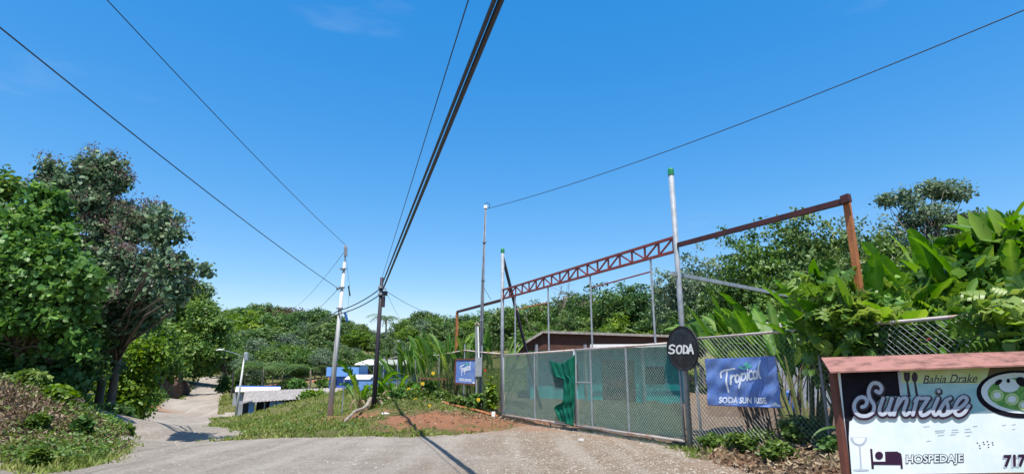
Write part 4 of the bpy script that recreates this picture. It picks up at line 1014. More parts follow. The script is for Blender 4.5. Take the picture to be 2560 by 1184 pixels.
# ------------------------------------------------------------------ signs
def smooth_line(pts, n=10):
    pts = [np.array(p, float) for p in pts]
    if len(pts) < 3: return np.array([pts[0] + (pts[-1] - pts[0]) * k / n for k in range(n + 1)])
    q = [2 * pts[0] - pts[1]] + pts + [2 * pts[-1] - pts[-2]]; out = []
    for i in range(1, len(q) - 2):
        for k in range(n):
            t = k / n
            out.append(.5 * ((2 * q[i]) + (-q[i - 1] + q[i + 1]) * t + (2 * q[i - 1] - 5 * q[i] + 4 * q[i + 1] - q[i + 2]) * t * t + (-q[i - 1] + 3 * q[i] - 3 * q[i + 1] + q[i + 2]) * t ** 3))
    out.append(pts[-1]); return np.array(out)
def stroke_cells(strokes, rad, cell):
    """cells covered by thick strokes in 2-D pixel space -> list of (x0,y0,x1,y1) runs"""
    allp = np.concatenate([s for s in strokes]); x0, y0 = allp.min(0) - rad - cell; x1, y1 = allp.max(0) + rad + cell
    xs = np.arange(x0, x1, cell); ys = np.arange(y0, y1, cell)
    Xg, Yg = np.meshgrid(xs + cell / 2, ys + cell / 2)
    d = np.full(Xg.shape, 1e9)
    for s in strokes:
        for a, b in zip(s[:-1], s[1:]):
            l2 = ((b - a) ** 2).sum() + 1e-9
            t = np.clip(((Xg - a[0]) * (b[0] - a[0]) + (Yg - a[1]) * (b[1] - a[1])) / l2, 0, 1)
            d = np.minimum(d, np.hypot(Xg - a[0] - t * (b[0] - a[0]), Yg - a[1] - t * (b[1] - a[1])))
    ok = d < rad; runs = []
    for j in range(len(ys)):
        i = 0
        while i < len(xs):
            if ok[j, i]:
                k = i
                while k < len(xs) and ok[j, k]: k += 1
                runs.append((xs[i], ys[j], xs[k - 1] + cell, ys[j] + cell)); i = k
            else: i += 1
    return runs
def runs_mesh(name, runs, to3, mat, parent):
    V = []; F = []
    for (a, b, c, d) in runs:
        k = len(V); V += [tuple(to3(a, b)), tuple(to3(a, d)), tuple(to3(c, d)), tuple(to3(c, b))]; F.append((k, k + 1, k + 2, k + 3))
    o = np.array(parent.location if parent.parent is None else parent.parent.location)
    return link(name, np_mesh(name, np.array(V) - o, F), mat, parent)
def text2d(body, bold=0.0, shear=0.0):
    cu = bpy.data.curves.new('lettering', 'FONT'); cu.body = body; cu.offset = bold; cu.shear = shear; cu.resolution_u = 3
    ob = bpy.data.objects.new('lettering', cu); COL.objects.link(ob)
    dg = bpy.context.evaluated_depsgraph_get(); me = bpy.data.meshes.new_from_object(ob.evaluated_get(dg))
    v = np.array([x.co[:2] for x in me.vertices]); f = [list(p.vertices) for p in me.polygons]
    bpy.data.objects.remove(ob); bpy.data.curves.remove(cu); bpy.data.meshes.remove(me)
    return v, f
def text_on(name, body, quad, to3, mat, parent, bold=0.0, shear=0.0, ref=None):
    """quad: top-left, top-right, bottom-right, bottom-left in 2-D"""
    v, f = text2d(body, bold, shear)
    r = v if ref is None else ref
    lo, hi = r.min(0), r.max(0)
    o = Vector(parent.location if parent.parent is None else parent.parent.location); out = []
    q = [np.array(a, float) for a in quad]
    for x, y in v:
        u = (x - lo[0]) / (hi[0] - lo[0]); w_ = 1 - (y - lo[1]) / (hi[1] - lo[1])
        p = (q[0] * (1 - u) + q[1] * u) * (1 - w_) + (q[3] * (1 - u) + q[2] * u) * w_
        out.append(tuple(to3(p[0], p[1]) - o))
    me = bpy.data.meshes.new(name); me.from_pydata(out, [], f); me.update()
    link(name, me, mat, parent); return v

# ---- the big billboard
def billboard():
    A = P(2085, 927, 7.0); A = Vector((A.x, A.y, 0)); Bp = Vector((P(2560, 912, 6.85).x, 6.85, 0))
    d = (Bp - A).normalized(); n = Vector((d.y, -d.x, 0)); n = n if n.y < 0 else -n
    root = empty('billboard', Vector((A.x + .9 * d.x, A.y + .9 * d.y, h1(A.x + 1, A.y))), 'roofed roadside billboard reading Sunrise and Hospedaje with a dish of food', 'billboard')
    def S(px, py, lift=0.0):
        return hit(px, py, A + n * lift, n)
    W_ = 3.0
    zt_l = S(2090, 928).z; zb_l = S(2125, 1186).z; zt_r = S(2560, 911).z; zb_r = S(2560, 1178).z; L_ = (S(2560, 950) - S(2095, 950)).length
    kt = (zt_r - zt_l) / L_; kb = (zb_r - zb_l) / L_
    def Q(s, z, off=0): q = A + d * s + n * off; return Vector((q.x, q.y, z))
    s0 = (S(2097, 950) - A).dot(d)
    q0 = [Q(s0, zt_l), Q(s0 + W_, zt_l + kt * W_), Q(s0 + W_, zb_l + kb * W_), Q(s0, zb_l)]
    panel = MB().prism(q0, -n * .03).build('panel', M['sign_white'], root)
    fr = MB(); fr.bar(Q(s0 - .045, h1(A.x, A.y) - .3, -.03), Q(s0 - .045, zt_l + .03, -.03), .07, .07); fr.build('post', M['frame_brown'], root)
    fr = MB(); fr.bar(Q(s0 + W_ + .04, h1(A.x + 3, A.y) - .3, -.03), Q(s0 + W_ + .04, zt_l + kt * W_, -.03), .07, .07); fr.build('post', M['frame_brown'], root)
    fr = MB(); fr.bar(Q(s0, zb_l - .03, -.01), Q(s0 + W_, zb_l + kb * W_ - .03, -.01), .05, .055); fr.build('bottom_rail', M['frame_brown'], root)
    # pitched sheet roof: front edge low, back edge high
    fl = S(2075, 928, .22); bl = S(2053, 893, -.12); fr_ = S(2560, 911, .22); br_ = S(2560, 877, -.12)
    e1 = (fr_ - fl) / (fr_ - fl).dot(d); e2 = (br_ - bl) / (br_ - bl).dot(d)
    w2 = W_ + .3
    MB().prism([fl, fl + e1 * w2, bl + e2 * w2, bl], Vector((0, 0, -.018))).build('roof', M['roof_pink'], root)
    MB().prism([fl + Vector((0, 0, -.02)), bl + Vector((0, 0, -.02)), bl + Vector((0, 0, -.06)) + n * .02], d * .02).build('gable', M['frame_brown'], root)
    # artwork, coordinates measured in a 3.654x enlargement whose corner is (2040, 860)
    def C(lift): return lambda x, y: S(2040 + x / 3.654, 860 + y / 3.654, lift)
    def patch(name, pts, lift, mat):
        f = C(lift); mb = MB(); mb.add([f(*p) for p in pts], [list(range(len(pts)))[::-1]]); return mb.build(name, mat, panel)
    patch('black_block', [(222, 250), (760, 238), (790, 470), (600, 475), (480, 640), (340, 655), (330, 690), (300, 1184), (330, 1184), (318, 1184), (262, 690)][:7] + [(262, 690)], .002, M['sign_black'])
    patch('lime_block', [(762, 238), (1590, 205), (1560, 300), (1480, 360), (780, 350)], .002, M['sign_lime'])
    patch('cyan_block', [(780, 350), (1480, 360), (1520, 560), (1560, 600), (1390, 640), (340, 660), (480, 640), (600, 475), (790, 470)], .002, M['sign_cyan'])
    patch('black_edge', [(262, 692), (330, 690), (305, 700), (300, 860), (326, 1184), (318, 1184)], .0025, M['sign_black'])
    patch('olive_corner', [(1590, 205), (1905, 190), (1905, 250), (1700, 265), (1560, 300)], .002, M['sign_olive'])
    # platter
    def ell(cx, cy, rx, ry, n_=40, rot=0):
        return [(cx + rx * math.cos(a) * math.cos(rot) - ry * math.sin(a) * math.sin(rot), cy + rx * math.cos(a) * math.sin(rot) + ry * math.sin(a) * math.cos(rot)) for a in np.linspace(0, 2 * math.pi, n_, endpoint=False)]
    patch('dish_rim', ell(1860, 455, 395, 218, rot=.06), .004, M['sign_black'])
    patch('dish', ell(1868, 445, 360, 185, rot=.06), .006, M['sign_white'])
    patch('salad', ell(1890, 455, 322, 150, rot=.06), .008, M['sign_food'])
    patch('rice', ell(1765, 375, 92, 62), .010, M['sign_white'])
    for k, (x, y, r) in enumerate(((1655, 465, 62), (1790, 500, 66), (1900, 555, 55))):
        patch('cucumber_slice', ell(x, y, r, r * .85, 22), .012 + k * .002, M['sign_cucumber']); patch('cucumber_heart', ell(x, y, r * .55, r * .45, 18), .018, M['sign_white'])
    patch('black_bean', ell(1668, 345, 38, 20, 14, -.6), .013, M['sign_black']); patch('black_bean', ell(1757, 332, 16, 20, 14), .013, M['sign_black']); patch('black_bean', ell(1880, 340, 55, 40, 16, .5), .013, M['sign_black'])
    # cutlery
    patch('fork', [(800, 255), (860, 255), (858, 320), (842, 345), (868, 478), (838, 480), (826, 345), (806, 320)], .004, M['sign_purple'])
    patch('spoon', ell(902, 300, 28, 46, 20), .004, M['sign_purple']); patch('spoon_handle', [(894, 340), (912, 340), (938, 485), (914, 488)], .0045, M['sign_purple'])
    patch('knife', [(745, 250), (775, 250), (800, 475), (770, 475)], .0045, M['sign_grey'])
    ST = [smooth_line(s) for s in ([(548, 425), (582, 440), (600, 400), (570, 358), (515, 358), (482, 420), (492, 490), (530, 555), (520, 615), (470, 650), (405, 650), (358, 610), (350, 545), (388, 490), (440, 485), (466, 520), (450, 560), (420, 570)],
        [(612, 492), (580, 590), (592, 635), (628, 632), (665, 575), (690, 500)], [(694, 492), (664, 590), (676, 638), (712, 622)],
        [(758, 492), (712, 640)], [(728, 585), (785, 500), (825, 492), (826, 530), (800, 610), (818, 642), (856, 620)],
        [(905, 520), (930, 490), (975, 492), (1030, 490)], [(1020, 500), (958, 600), (966, 645), (1010, 636), (1050, 600)], [(925, 495), (885, 640)],
        [(1115, 492), (1072, 600), (1086, 642), (1125, 622)], [(1120, 426), (1123, 428)],
        [(1118, 622), (1180, 520), (1226, 490)], [(1190, 510), (1206, 570), (1196, 630), (1150, 646), (1132, 625)], [(1200, 635), (1250, 600)],
        [(1262, 600), (1335, 565), (1380, 505), (1345, 478), (1292, 525), (1265, 605), (1296, 645), (1350, 625), (1396, 560)])]
    runs_mesh('sunrise_outline', stroke_cells([s + np.array([4, 6]) for s in ST], 31, 3.0), C(.020), M['sign_purple'], panel)
    runs_mesh('sunrise_lettering', stroke_cells(ST, 16.5, 2.4), C(.023), M['sign_grey'], panel)
    text_on('bahia_drake_lettering', 'Bahia Drake', [(980, 283), (1478, 268), (1472, 348), (978, 358)], C(.004), M['sign_purple'], panel, .004, .25)
    patch('underline', [(985, 352), (1470, 338), (1470, 344), (985, 358)], .005, M['sign_purple'])
    ref, _ = text2d('HOSPEDAJE', .02)
    text_on('hospedaje_outline', 'HOSPEDAJE', [(825, 1010), (1345, 1000), (1345, 1092), (825, 1105)], C(.004), M['sign_purple'], panel, .075, ref=ref)
    text_on('hospedaje_lettering', 'HOSPEDAJE', [(825, 1010), (1345, 1000), (1345, 1092), (825, 1105)], C(.007), M['sign_white'], panel, .02, ref=ref)
    text_on('number_shadow', '717', [(1702, 1018), (1890, 1012), (1890, 1124), (1706, 1132)], C(.004), M['sign_grey'], panel, .045)
    text_on('number_lettering', '7171', [(1714, 1008), (1956, 1000), (1956, 1110), (1718, 1118)], C(.007), M['sign_purple'], panel, .045)
    # bed symbol and wine glass
    patch('bed_symbol', [(494, 952), (514, 952), (524, 1068), (634, 1068), (630, 978), (740, 976), (778, 996), (786, 1036), (794, 1134), (774, 1134), (772, 1100), (528, 1098), (530, 1134), (508, 1134)], .003, M['sign_purple'])
    patch('bed_symbol', ell(576, 1014, 37, 37, 24), .003, M['sign_purple'])
    patch('glass_bowl', [(312, 848), (470, 846), (462, 885), (430, 918), (392, 926), (350, 908), (322, 880)], .003, M['sign_grey'])
    patch('glass_shine', [(336, 852), (450, 850), (440, 885), (415, 908), (385, 912), (352, 895)], .005, M['sign_white'])
    patch('glass_stem', [(392, 926), (408, 926), (418, 1125), (405, 1128)], .003, M['sign_grey']); patch('glass_foot', ell(412, 1146, 72, 10, 24), .003, M['sign_grey'])
    rng = random.Random(3)
    for x, y, w_ in ((1085, 785, 95), (1090, 802, 80), (1110, 828, 60), (1240, 778, 60), (1225, 822, 55), (1235, 800, 70), (1360, 772, 50), (1355, 798, 70), (1370, 832, 36), (1435, 745, 40), (980, 748, 60), (1700, 736, 34), (1788, 730, 38), (1790, 772, 30), (1010, 880, 40)):
        patch('faded_line', [(x, y), (x + w_, y - 5), (x + w_, y), (x, y + 5)], .003, M['sign_grey'])
    for x, y in ((1474, 898), (1494, 922), (1528, 892), (1536, 910), (1566, 884), (1576, 912), (1612, 894), (1616, 914), (1498, 946), (1576, 936)):
        patch('flake_mark', [(x - 9, y), (x, y - 5), (x + 10, y), (x, y + 6)], .003, M['sign_black'])
billboard()

# ---- blue banners
def banner_art(root, to, mats=True):
    """to(lift) -> function of the big banner's enlargement coordinates"""
    panel = root
    T = [smooth_line(s) for s in ([(503, 440), (500, 405), (522, 388), (560, 380), (606, 372)], [(546, 386), (545, 450), (551, 520), (556, 550)], [(578, 425), (576, 492)], [(578, 450), (588, 430), (602, 424)],
        [(622, 416), (608, 440), (614, 476), (630, 468), (636, 434), (622, 416)], [(655, 408), (648, 460), (640, 520)], [(657, 420), (678, 408), (686, 435), (670, 464), (654, 455)], [(703, 402), (700, 460)], [(704, 380), (704, 383)],
        [(744, 398), (730, 388), (716, 416), (720, 452), (742, 448)], [(778, 394), (762, 392), (753, 424), (760, 452), (776, 438)], [(780, 392), (781, 446)], [(802, 316), (794, 360), (796, 420), (808, 446)])]
    runs_mesh('script_lettering', stroke_cells(T, 6.6, 1.6), to(.008), M['banner_white'], panel)
    f = to(.005); mb = MB()
    for x, y0, y1 in ((552, 555, 600), (575, 498, 570), (600, 500, 575), (622, 490, 585), (648, 520, 590), (670, 480, 588), (694, 478, 590), (718, 476, 588), (742, 470, 585), (768, 465, 580), (798, 460, 580)):
        mb.add([f(x - 3, y0), f(x - 3, y1), f(x + 3, y1), f(x + 3, y0)], [[0, 1, 2, 3]])
    mb.build('streaks', M['banner_pale'], panel)
    mb = MB(); f = to(.006)
    for pts in ([(632, 362), (650, 350), (672, 360), (680, 376), (660, 372)], [(680, 376), (690, 352), (720, 344), (745, 346), (722, 366)], [(674, 352), (680, 330), (698, 322), (715, 334), (700, 346), (684, 350)]):
        mb.add([f(*p) for p in pts], [list(range(len(pts)))[::-1]])
    mb.build('leaf_emblem', M['banner_green'], panel)
    text_on('name_lettering', 'SODA SUN RISE', [(487, 588), (848, 594), (850, 642), (488, 638)], to(.006), M['banner_white'], panel, .035)
    mb = MB(); f = to(.004)
    mb.add([f(*p) for p in [(870, 664), (890, 640), (915, 628), (935, 645), (955, 650), (960, 664)]], [[5, 4, 3, 2, 1, 0]]); mb.build('corner_emblem', M['banner_white'], panel)
def banner_big():
    root = empty('banner', L(1.5, 1.4, .09), 'large creased blue banner with Tropical lettering tied to the right-hand fence', 'banner', 'blue advertising banners')
    q = [(372, 298), (918, 275), (968, 676), (404, 655)]
    def to(l): return lambda x, y: hit(1640 + x / 3.083, 800 + y / 3.083, L(0, 0, .07 + l), GN) + GN * (wave(x, y))
    def wave(x, y): return .012 * math.sin(x * .021 + y * .008) + .008 * math.sin(y * .04 - x * .01) + .007 * math.sin((x + y) * .045)
    def bil(u, v, ins=0.0):
        a = np.array(q, float); u = ins + u * (1 - 2 * ins); v = ins * 1.6 + v * (1 - 3.2 * ins)
        return (a[0] * (1 - u) + a[1] * u) * (1 - v) + (a[3] * (1 - u) + a[2] * u) * v
    for name, ins, lift, mat in (('border', 0, -.006, 'banner_pale'), ('panel', .014, 0, 'banner_blue')):
        V = []; F = []; nx, ny = 60, 30; f = to(lift)
        for i in range(nx + 1):
            for j in range(ny + 1): V.append(tuple(f(*bil(i / nx, j / ny, ins)) - root.location))
        for i in range(nx):
            for j in range(ny): a = i * (ny + 1) + j; F.append((a, a + 1, a + ny + 2, a + ny + 1))
        link(name, np_mesh(name, V, F, smooth=True), M[mat], root)
    f = to(.003); mb = MB(); mb.add([f(*p) for p in [(868, 285), (916, 283), (922, 330), (884, 395), (866, 370)]], [[4, 3, 2, 1, 0]])
    mb.add([f(*p) for p in [(410, 642), (870, 652), (965, 664), (967, 674), (406, 653)]], [[4, 3, 2, 1, 0]]); mb.build('hem', M['banner_pale'], root)
    banner_art(root, to)
    for x, y in ((374, 300), (530, 293), (725, 284), (916, 277), (405, 652), (570, 662), (770, 672), (966, 674)):
        p = to(.0)(x, y); MB().tube([p, p - GN * .07 + Vector((0, 0, .03))], .006, 5).build('tie', M['black'], root)
banner_big()
def banner_small():
    c = [(1140, 899), (1190, 899), (1188, 959), (1138, 955)]; Y0 = 23.3
    o = P(1165, 930, Y0); n = Vector((-.35, -.94, 0)).normalized()
    root = empty('banner', Vector((o.x, o.y, 1.2)), 'small dark-framed blue poster with the same white script on the left fence', 'banner', 'blue advertising banners')
    def to(l):
        def f(x, y):
            u = (x - 372) / 590; v = (y - 285) / 385; a = np.array(c, float)
            p = (a[0] * (1 - u) + a[1] * u) * (1 - v) + (a[3] * (1 - u) + a[2] * u) * v
            return hit(p[0], p[1], o + n * l * 1.5, n)
        return f
    f = to(0)
    MB().prism([f(372, 285), f(962, 285), f(962, 670), f(372, 670)], -n * .02).build('panel', M['banner_blue'], root)
    fr = MB(); cs = [f(360, 275), f(974, 275), f(974, 684), f(360, 684)]
    for a, b in zip(cs, cs[1:] + cs[:1]): fr.bar(a, b, .05, .05)
    fr.build('frame', M['frame_brown'], root)
    g = to(.002); mb = MB(); mb.add([g(372, 630), g(962, 630), g(962, 668), g(372, 668)], [[0, 3, 2, 1]]); mb.build('hem', M['banner_pale'], root)
    banner_art(root, lambda l: to(l + .001))
banner_small()
# ---- round SODA sign
def soda():
    c = hit(1706, 870, L(0, 0, .14), GN); root = empty('round_sign', c, 'black round sign hand painted SODA on the right gate post', 'sign')
    e1, e2 = GD, Vector((0, 0, 1)); r = .49
    mb = MB(); n = 48; rings = [(0, .03), (.5, .025), (.85, .01), (.97, -.005), (1.0, .02), (1.0, -.03), (.9, -.035), (0, -.02)]
    vs = []; fs = []
    for rr, o in rings:
        for k in range(n): a = 2 * math.pi * k / n; vs.append(c + e1 * (math.cos(a) * r * max(rr, .001)) + e2 * (math.sin(a) * r * max(rr, .001)) + GN * o)
    for i in range(len(rings) - 1):
        for k in range(n): fs.append([i * n + k, (i + 1) * n + k, (i + 1) * n + (k + 1) % n, i * n + (k + 1) % n])
    mb.add(vs, fs); mb.build('disc', M['black'], root, smooth=True)
    f = lambda x, y: hit(1640 + x / 3.083, 800 + y / 3.083, c + GN * .034, GN)
    S_ = [smooth_line(s) for s in ([(143, 198), (128, 190), (108, 198), (106, 216), (126, 224), (140, 236), (134, 250), (114, 254), (100, 248)], [(180, 194), (164, 206), (160, 236), (172, 254), (190, 248), (198, 224), (194, 200), (180, 194)], [(214, 194), (212, 252)], [(214, 194), (236, 202), (244, 224), (236, 248), (212, 252)], [(248, 254), (258, 220), (266, 186)], [(266, 186), (276, 220), (286, 256)], [(254, 232), (280, 232)])]
    runs_mesh('lettering', stroke_cells(S_, 6.4, 1.8), f, M['white'], root)
    MB().bar(c - GN * .03, c - GN * .13, .06).build('bracket', M['steel'], root)
soda()

# ------------------------------------------------------------------ poles and wires
def cable(pts, r, name, lab, sag=0.0, mat='cable', group=None, twist=False, n=30):
    pts = [Vector(p) for p in pts]; out = []
    for a, b in zip(pts[:-1], pts[1:]):
        for k in range(n):
            u = k / n; p = a.lerp(b, u); p.z -= sag * 4 * u * (1 - u)
            if twist: p += Vector((math.sin(k * 1.9), 0, math.cos(k * 1.9))) * r * .8
            out.append(p)
    out.append(pts[-1]); mb = MB(); mb.tube(out, r, 6)
    return one(name, lab, 'cable', mb, M[mat], group)
WY = 27.0
wb = P(822, 1060, WY); wt = P(864, 612, WY)
def white_pole():
    root = empty('utility_pole', (wb.x, wb.y, h1(wb.x, wb.y)), 'tall tapering white concrete pole on the grass bank', 'utility pole', 'utility poles')
    b = Vector(root.location); t = P(862, 655, WY)
    MB().tube([b - Vector((0, 0, .4)), b.lerp(t, .5), t], [.14, .105, .07], 14).build('shaft', M['concrete'], root, smooth=True)
    MB().tube([t - Vector((0, 0, .1)), P(864, 622, WY)], [.04, .035], 8).build('top_pin', M['steel'], root)
    MB().tube([P(864, 640, WY), P(864, 618, WY), P(865, 612, WY)], [.08, .09, .04], 10).build('insulator', M['grey_wall'], root)
    for y in (672, 718, 770): p = P(858 - (y - 672) * .09, y, WY); MB().tube([p - Vector((0, 0, .03)), p + Vector((0, 0, .03))], .16, 12).build('band', M['steel'], root)
    p = P(848, 720, WY); MB().tube([p, P(843, 722, WY - .1)], [.05, .07], 8).build('insulator', M['steel'], root)
white_pole()
DY = 24.0
db = at(935, DY); dt = P(955, 693, DY)
def black_pole():
    root = empty('utility_pole', db, 'dark tarred wooden pole carrying the thick cable bundle', 'utility pole', 'utility poles')
    MB().tube([db - Vector((0, 0, .4)), db.lerp(dt, .5), dt], [.105, .09, .075], 10).build('shaft', M['dark_wood'], root, smooth=True)
    for y in (718, 735): p = P(953, y, DY); MB().tube([p - Vector((0, 0, .04)), p + Vector((0, 0, .04))], .14, 10).build('band', M['steel'], root)
    p = P(962, 733, DY - .1); MB().tube([p - Vector((0, .0, .09)), p + Vector((0, 0, .09))], [.12, .12], 10).build('splice_box', M['cable'], root)
    MB().tube([P(959, 740, DY - .12), P(958, 767, DY - .12)], [.075, .07], 10).build('splice_box', M['dark_wood'], root)
    MB().bar(P(945, 720, DY), P(966, 722, DY), .06).build('crossarm', M['steel'], root)
black_pole()
def far_pole():
    Y = 56; b = at(593, Y); t = P(613, 880, Y)
    root = empty('utility_pole', b, 'distant pale pole with a transformer and street light arm', 'utility pole', 'utility poles')
    MB().tube([b - Vector((0, 0, .3)), t], [.13, .075], 10).build('shaft', M['concrete'], root, smooth=True)
    MB().tube([P(615, 880, Y - .3), P(615, 882, Y - .3), P(615, 900, Y - .3)], [.16, .20, .20], 14).build('transformer', M['steel'], root)
    MB().tube([t, P(614, 862, Y)], .03, 6).build('top_pin', M['dark_wood'], root)
    MB().tube([P(606, 890, Y), P(580, 880, Y - .5), P(558, 874, Y - 1)], .035, 6).build('arm', M['steel'], root)
    MB().tube([P(558, 874, Y - 1), P(550, 873, Y - 1.1), P(540, 875, Y - 1.2)], [.04, .08, .04], 8).build('lamp_head', M['white'], root)
far_pole()
p0 = at(578, 70); mb = MB(); mb.tube([p0 - Vector((0, 0, .2)), P(584, 925, 70)], .09, 8); one('fence_post', 'dark slim post on the verge beyond the distant pole', 'post', mb, M['dark_wood'])
p0 = at(857, 30); mb = MB(); mb.tube([p0 - Vector((0, 0, .2)), P(861, 945, 30)], .03, 8); one('fence_post', 'thin grey post just right of the white concrete pole', 'post', mb, M['steel'])
def ext(a, b, k): return a + (b - a) * k
# thick bundle overhead
bt = P(960, 712, DY)
for k, (px0, py0, px1, z1, r, lab) in enumerate(((957, 706, 1236, 5.4, .026, 'left strand of the thick overhead cable bundle'), (960, 716, 1253, 5.4, .036, 'thickest right strand of the overhead cable bundle'))):
    a = P(px0, py0, DY - .1); r_ = ray(px1, 0); b = Vector((0, 0, CAM_Z)) + r_ * ((z1 - CAM_Z) / r_.z)
    cable([a, b, ext(a, b, 1.9) + Vector((0, 0, .25))], r, 'overhead_cable', lab, .0, group='thick overhead cable bundle', n=14)
a = P(956, 690, DY); r_ = ray(1171, 0); b = Vector((0, 0, CAM_Z)) + r_ * ((5.6 - CAM_Z) / r_.z)
cable([a, b, ext(a, b, 1.9)], .008, 'overhead_cable', 'single thin wire running up left of the thick cable bundle', .0, n=14)
# left wires
a = P(864, 612, WY); r_ = ray(312, 0); b = Vector((0, 0, CAM_Z)) + r_ * ((8.4 - CAM_Z) / r_.z); e = ext(a, b, 1.7)
cable([a, e], .010, 'overhead_cable', 'upper wire rising left from the top of the white pole', .35, 'thin_cable', n=60)
a = P(845, 720, WY); r_ = ray(0, 14); b = Vector((0, 0, CAM_Z)) + r_ * ((7.2 - CAM_Z) / r_.z); e = ext(a, b, 1.6)
cable([a, e], .013, 'overhead_cable', 'lower twisted wire from the side of the white pole to the upper left corner', .35, 'thin_cable', n=60)
for k, (y0, y1, lab) in enumerate(((722, 776, 'upper cable looping from black pole to white pole'), (736, 784, 'lower cable looping from black pole to white pole'))):
    cable([P(950, y0, DY), P(846, y1, WY - .1), P(700, y1 + 70, 50)], .022, 'overhead_cable', lab, .12, group='cables between the two poles', n=20)
cable([P(862, 628, WY), P(730, 770, 75)], .012, 'overhead_cable', 'faint wire falling left behind the white pole top', .5, 'thin_cable')
cable([P(845, 722, WY), P(750, 800, 60)], .012, 'overhead_cable', 'faint lower wire falling left from the white pole side', .3, 'thin_cable')
cable([P(964, 726, DY), P(1150, 786, 45)], .010, 'overhead_cable', 'thin wire sloping right from the black pole toward the trees', .5, 'thin_cable')
cable([P(964, 728, DY), P(1020, 830, 50)], .008, 'overhead_cable', 'thin wire dropping steeply right of the black pole', .1, 'thin_cable')
cable([P(866, 650, WY), P(874, 715, WY + .3), P(868, 790, WY + .5), P(880, 860, WY + 2)], .006, 'guy_wire', 'hanging guy wire with two sleeves beside the white pole', 0, 'thin_cable', n=4)
mb = MB(); mb.tube([P(871, 714, WY + .2), P(875, 739, WY + .2)], .035, 8); one('cable_sleeve', 'short black sleeve hanging on the guy wire right of the white pole', 'sleeve', mb, M['cable'], 'sleeves on the guy wire')
mb = MB(); mb.tube([P(862, 780, WY + .2), P(869, 803, WY + .2)], .06, 8); one('cable_sleeve', 'blue sleeve lower on the guy wire by the white pole', 'sleeve', mb, M['blue_plastic'], 'sleeves on the guy wire')
# mast with service drop
MY = 22.9
def mast():
    b = at(1200, MY); root = empty('mast', b, 'slender tall galvanised mast with small white head behind the left fence', 'mast')
    MB().tube([b - Vector((0, 0, .3)), b.lerp(P(1207, 700, MY), .9), P(1207, 700, MY), P(1214, 520, MY)], [.075, .07, .06, .04], 10).build('shaft', M['steel'], root, smooth=True)
    MB().box(P(1214, 521, MY), .15, .12, .14).build('head', M['white'], root)
    lp = [P(1218 + 6.5 * math.cos(a), 514 - 7 * math.sin(a), MY) for a in np.linspace(3.6, -2.2, 12)]
    MB().tube(lp, .012, 5).build('cable_loop', M['cable'], root)
    MB().tube([P(1213, 524, MY - .08), P(1210, 600, MY - .09), P(1205, 740, MY - .1), P(1203, 860, MY - .1)], .012, 5).build('down_cable', M['cable'], root)
    MB().tube([P(1208, 715, MY), P(1222, 740, MY - .3), P(1228, 748, MY - .5)], .010, 5).build('tie_cable', M['cable'], root)
    for y in (605, 700, 800): p = P(1214 - (y - 520) * .035, y, MY); MB().tube([p - Vector((0, 0, .03)), p + Vector((0, 0, .03))], .085, 8).build('band', M['steel'], root)
mast()
def meter():
    Y = 22.4; b = at(1192, Y); root = empty('electric_meter', b, 'grey meter box with two conduits beside the mast', 'meter')
    MB().box(P(1196, 940, Y), .26, .16, .72).build('box', M['steel'], root)
    MB().tube([b, P(1190, 815, Y)], .035, 8).build('conduit', M['steel'], root); MB().tube([P(1197, 905, Y), P(1195, 815, Y)], .035, 8).build('conduit', M['white'], root)
    MB().tube([P(1189, 812, Y), P(1193, 806, Y), P(1197, 812, Y)], .06, 8).build('weatherhead', M['pale_bark'], root)
meter()
a = P(1219, 521, MY); r_ = ray(2560, 4); b = Vector((0, 0, CAM_Z)) + r_ * ((7.6 - CAM_Z) / r_.z); 
# a free hanging span: the sag pulls its middle below the chord
e = ext(a, b, 1.25); e.z += .15
cable([a, e], .011, 'service_cable', 'long sagging service wire from the mast to the upper right corner', .42, 'thin_cable', n=70)

# shelf / bench in the left shrubs
def shelf():
    root = empty('bench_shelf', at(1083, 24.6), 'weathered brown plank shelf half hidden in the fence shrubs', 'shelf')
    MB().bar(P(1049, 945, 24.4), P(1118, 948, 24.4), .35, .05).build('plank', M['frame_brown'], root)
    for px in (1056, 1110): p = P(px, 948, 24.4); MB().bar((p.x, p.y, h1(p.x, p.y) - .1), (p.x, p.y, p.z - .03), .06).build('leg', M['frame_brown'], root)
shelf()
# leaning dead banana trunk, litter
rng = np.random.default_rng(2)
def log():
    a = Vector((P(857, 1086, 19.5).x, 19.5, 0)); a.z = h1(a.x, a.y) + .05; c = P(928, 1008, 24.6); c.z = max(c.z, h1(c.x, c.y) + .3)
    pts = [a.lerp(c, k / 8) + Vector((.05 * math.sin(k * 1.3), 0, .07 * math.sin(k * .9))) for k in range(9)]
    mb = MB(); mb.tube(pts, [.04 + .045 * k / 8 + .012 * math.sin(k * 2.2) for k in range(9)], 8)
    one('fallen_trunk', 'pale dead trunk leaning down the bank between the two poles', 'dead trunk', mb, M['pale_bark'])
log()
blade_plant('banana_plant', 'withered banana tuft at the upper end of the dead leaning trunk', 'plant', None, at(915, 24.8), 12, .45, .3, .8, .16, M['litter'], 96, 'dry_stalk', 1.3, .03, 1.0, .3)
p = at(964, 20.2); mb = MB(); mb.tube([p + Vector((-.12, 0, .06)), p + Vector((.05, 0, .07)), p + Vector((.09, 0, .07)), p + Vector((.15, 0, .07))], [.05, .05, .022, .02], 8); one('bottle', 'discarded white plastic bottle on the grass bank', 'bottle', mb, M['white'])
p = G(1452, 1102); mb = MB(); mb.box((p.x, p.y, .01), .12, .05, .05, .4); one('litter_scrap', 'white scrap of litter on the gravel before the gate', 'litter', mb, M['white'])
p = at(1234, 21.3); mb = MB(); mb.tube([p + Vector((0, 0, 0)), p + Vector((0, 0, .18))], [.09, .07], 8); one('cup', 'pale cup lying at the foot of the left gate post', 'cup', mb, M['white'])
